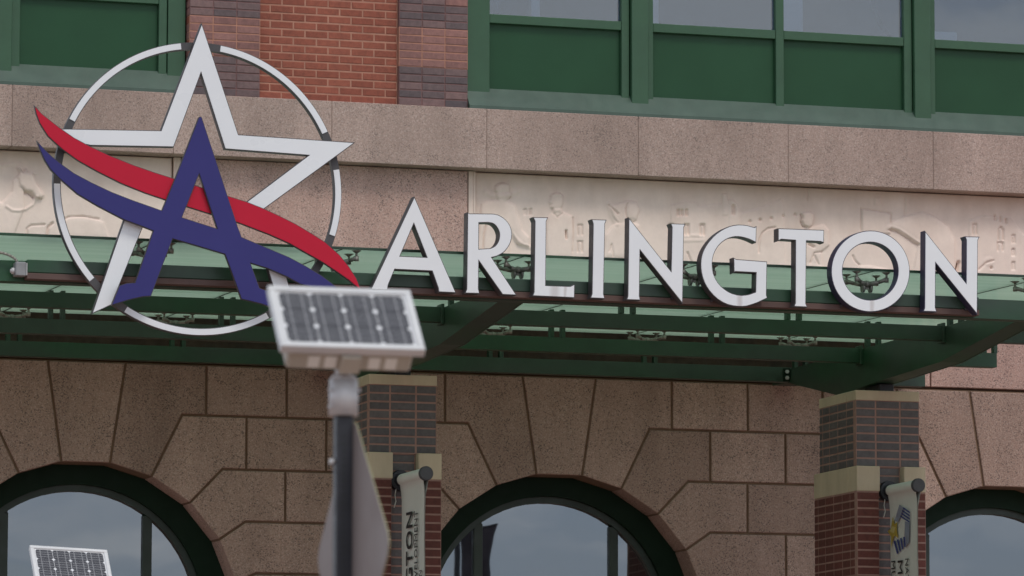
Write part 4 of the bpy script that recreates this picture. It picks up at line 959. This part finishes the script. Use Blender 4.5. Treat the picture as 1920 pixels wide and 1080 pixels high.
# ------------------------------------------------------------------ solar street lamps
PW, PL_ = 0.512, 0.335
def solar_lamp(loc, rotz, tilt_roll, label):
    root = thing('solar_lamp', label, 'solar lamp', loc, (0, tilt_roll, rotz), group='pole mounted solar lamps')
    T = R(45)
    s = Vector((0, math.sin(T), math.cos(T))); n = Vector((0, -math.cos(T), math.sin(T)))
    c0 = Vector((0.0, -0.01, 3.478))
    def q(u, v, d):  # panel coordinates to local
        return c0 + Vector((u, 0, 0)) + s * v + n * d
    def pbox(bm, u0, u1, v0, v1, d0, d1, bev=0):
        M_ = Matrix(((1, 0, 0, 0), (0, s.y, n.y, 0), (0, s.z, n.z, 0), (0, 0, 0, 1)))
        b2 = bmesh.new(); box(b2, u0, u1, v0, v1, d0, d1, bev=bev)
        me = bpy.data.meshes.new('t'); b2.transform(Matrix.Translation(c0) @ M_); b2.to_mesh(me); b2.free()
        bm.from_mesh(me); bpy.data.meshes.remove(me)
    hw, hl, fw = PW / 2, PL_ / 2, .026
    bm = bmesh.new()
    pbox(bm, -hw, hw, -hl, -hl + fw, -.036, .0, .003); pbox(bm, -hw, hw, hl - fw, hl, -.036, .0, .003)
    pbox(bm, -hw, -hw + fw, -hl + fw, hl - fw, -.0358, -.0002, .003); pbox(bm, hw - fw, hw, -hl + fw, hl - fw, -.0358, -.0002, .003)
    panel = finish('solar_panel', bm, M_ALU, root)
    bm = bmesh.new(); pbox(bm, -hw + fw - .002, hw - fw + .002, -hl + fw - .002, hl - fw + .002, -.030, -.0085); finish('backsheet', bm, M_BACKSHEET, panel)
    iw, il = PW - 2 * fw - .012, PL_ - 2 * fw - .010
    cw, chh = iw / 4, il / 3
    for i in range(4):
        for j in range(3):
            u0, v0 = -iw / 2 + i * cw + .0014, -il / 2 + j * chh + .0008
            u1, v1 = u0 + cw - .0028, v0 + chh - .0016
            k = .011
            pol = [(u0 + k, v0), (u1 - k, v0), (u1, v0 + k), (u1, v1 - k), (u1 - k, v1), (u0 + k, v1), (u0, v1 - k), (u0, v0 + k)]
            bm = bmesh.new()
            f = bm.faces.new([bm.verts.new(q(a, b, -.0078)) for a, b in pol])
            for m_ in range(2):
                uu = u0 + (u1 - u0) * (.27 + .46 * m_)
                g = bm.faces.new([bm.verts.new(q(a, b, -.0072)) for a, b in ((uu - .0022, v0), (uu + .0022, v0), (uu + .0022, v1), (uu - .0022, v1))]); g.material_index = 1
            for m_ in range(1, 4):
                vv = v0 + (v1 - v0) * m_ / 4
                g = bm.faces.new([bm.verts.new(q(a, b, -.0075)) for a, b in ((u0 + .004, vv - .0019), (u1 - .004, vv - .0019), (u1 - .004, vv + .0019), (u0 + .004, vv + .0019))]); g.material_index = 1
            bmesh.ops.recalc_face_normals(bm, faces=bm.faces)
            finish('solar_cell', bm, [M_CELL, M_BUS], panel)
    # housing under the panel with four pale lenses on its lower face
    bm = bmesh.new(); pbox(bm, -.222, .222, -.155, .10, -.118, -.037, .010)
    hs_ = finish('housing', bm, M_HOUSE, root)
    for u in (-.128, -.068, .086, .146):
        bm = bmesh.new(); pbox(bm, u - .021, u + .021, -.1578, -.1555, -.104, -.054, .001); finish('lens', bm, M_LEDP, hs_)
    bm = bmesh.new(); pbox(bm, -.036, .036, -.175, -.1555, -.116, -.040, .004); finish('mount_socket', bm, M_HOUSE, hs_)
    # galvanised collar and black perforated post
    bm = bmesh.new()
    tube(bm, (0, .03, 3.240), (0, .035, 3.335), .030, .030, 16)
    tube(bm, (0, .03, 3.275), (0, .03, 3.262), .040, .0495, 24); tube(bm, (0, .03, 3.262), (0, .03, 3.135), .0495, .0515, 24)
    col = finish('collar', bm, M_GALV, root)
    for a, z in ((200, 3.165), (340, 3.225), (20, 3.20), (200, 3.225)):
        d = Vector((math.cos(R(a)), math.sin(R(a)), 0)); p = Vector((0, .03, z))
        bm = bmesh.new(); tube(bm, p + d * .050, p + d * .060, .007, .007, 6); finish('bolt', bm, M_GALV, col)
    bm = bmesh.new(); box(bm, -.0295, .0295, .0005, .0595, 0, 3.136, bev=.004)
    po = finish('post', bm, M_BLACK, root)
    bm = bmesh.new()
    for k in range(34):
        z = 3.06 - k * .0254
        tube(bm, (-.004, .0012, z), (-.004, -.0004, z), .0056, .0056, 8)
    finish('post_hole', bm, M_SEAL, po)
    bm = bmesh.new(); tube(bm, (-.048, .03, 2.975), (-.029, .03, 2.975), .010, .010, 8); finish('bolt', bm, M_GALV, po)
    return root
solar_lamp((-8.124, -22.66, 0), R(-17.37 + 14.8), 0.0, 'larger solar panel lamp nearest the camera, on a black post with a diamond sign')
solar_lamp((-6.195, -8.485, 0.014), R(-17.37 + 18), R(2.3), 'smaller solar panel lamp at lower left, in front of the left arched window')

# ------------------------------------------------------------------ diamond road sign on the first post
rs = thing('road_sign', 'bare metal back of a diamond road sign on the black post', 'road sign', (-8.094, -22.66, 2.66), (0, 0, R(-17.37 - 72.5)))
# local x runs across the plate, local -y is the visible back
hd = .475
dia = []
for k in range(4):
    a = R(90 * k)
    for da in (-5, 0, 5):
        rr_ = hd * (0.955 if da == 0 else 0.93)
        dia.append((rr_ * math.cos(a + R(da)), rr_ * math.sin(a + R(da))))
bm = bmesh.new(); prism(bm, dia, [], -.002, .0005); finish('plate', bm, M_SIGNBACK, rs)
bm = bmesh.new(); prism(bm, [(x * 1.004, z * 1.004) for x, z in dia], [], .0008, .0030); finish('sheeting', bm, M_YEDGE, rs)

# ------------------------------------------------------------------ street banner out in the plaza, seen mirrored in the arched window
sb = thing('street_banner', 'dark banner on a pole out in the plaza, mirrored in the middle arched window', 'banner', (2.62, -11.0, 0), (0, 0, R(48)))
bm = bmesh.new(); tube(bm, (0, 0, 0), (0, 0, 5.6), .045, .035, 12); finish('pole', bm, M_BLACK, sb)
bm = bmesh.new(); tube(bm, (.02, 0, 5.28), (.52, 0, 5.28), .014, .014, 8); finish('arm', bm, M_BLACK, sb)
bm = bmesh.new()
prism(bm, [(.06, 3.4), (.44, 3.4), (.46, 5.0), (.52, 5.275), (.04, 5.275), (.06, 5.0)], [], -.004, .004)
finish('cloth', bm, M_DARKBAN, sb)
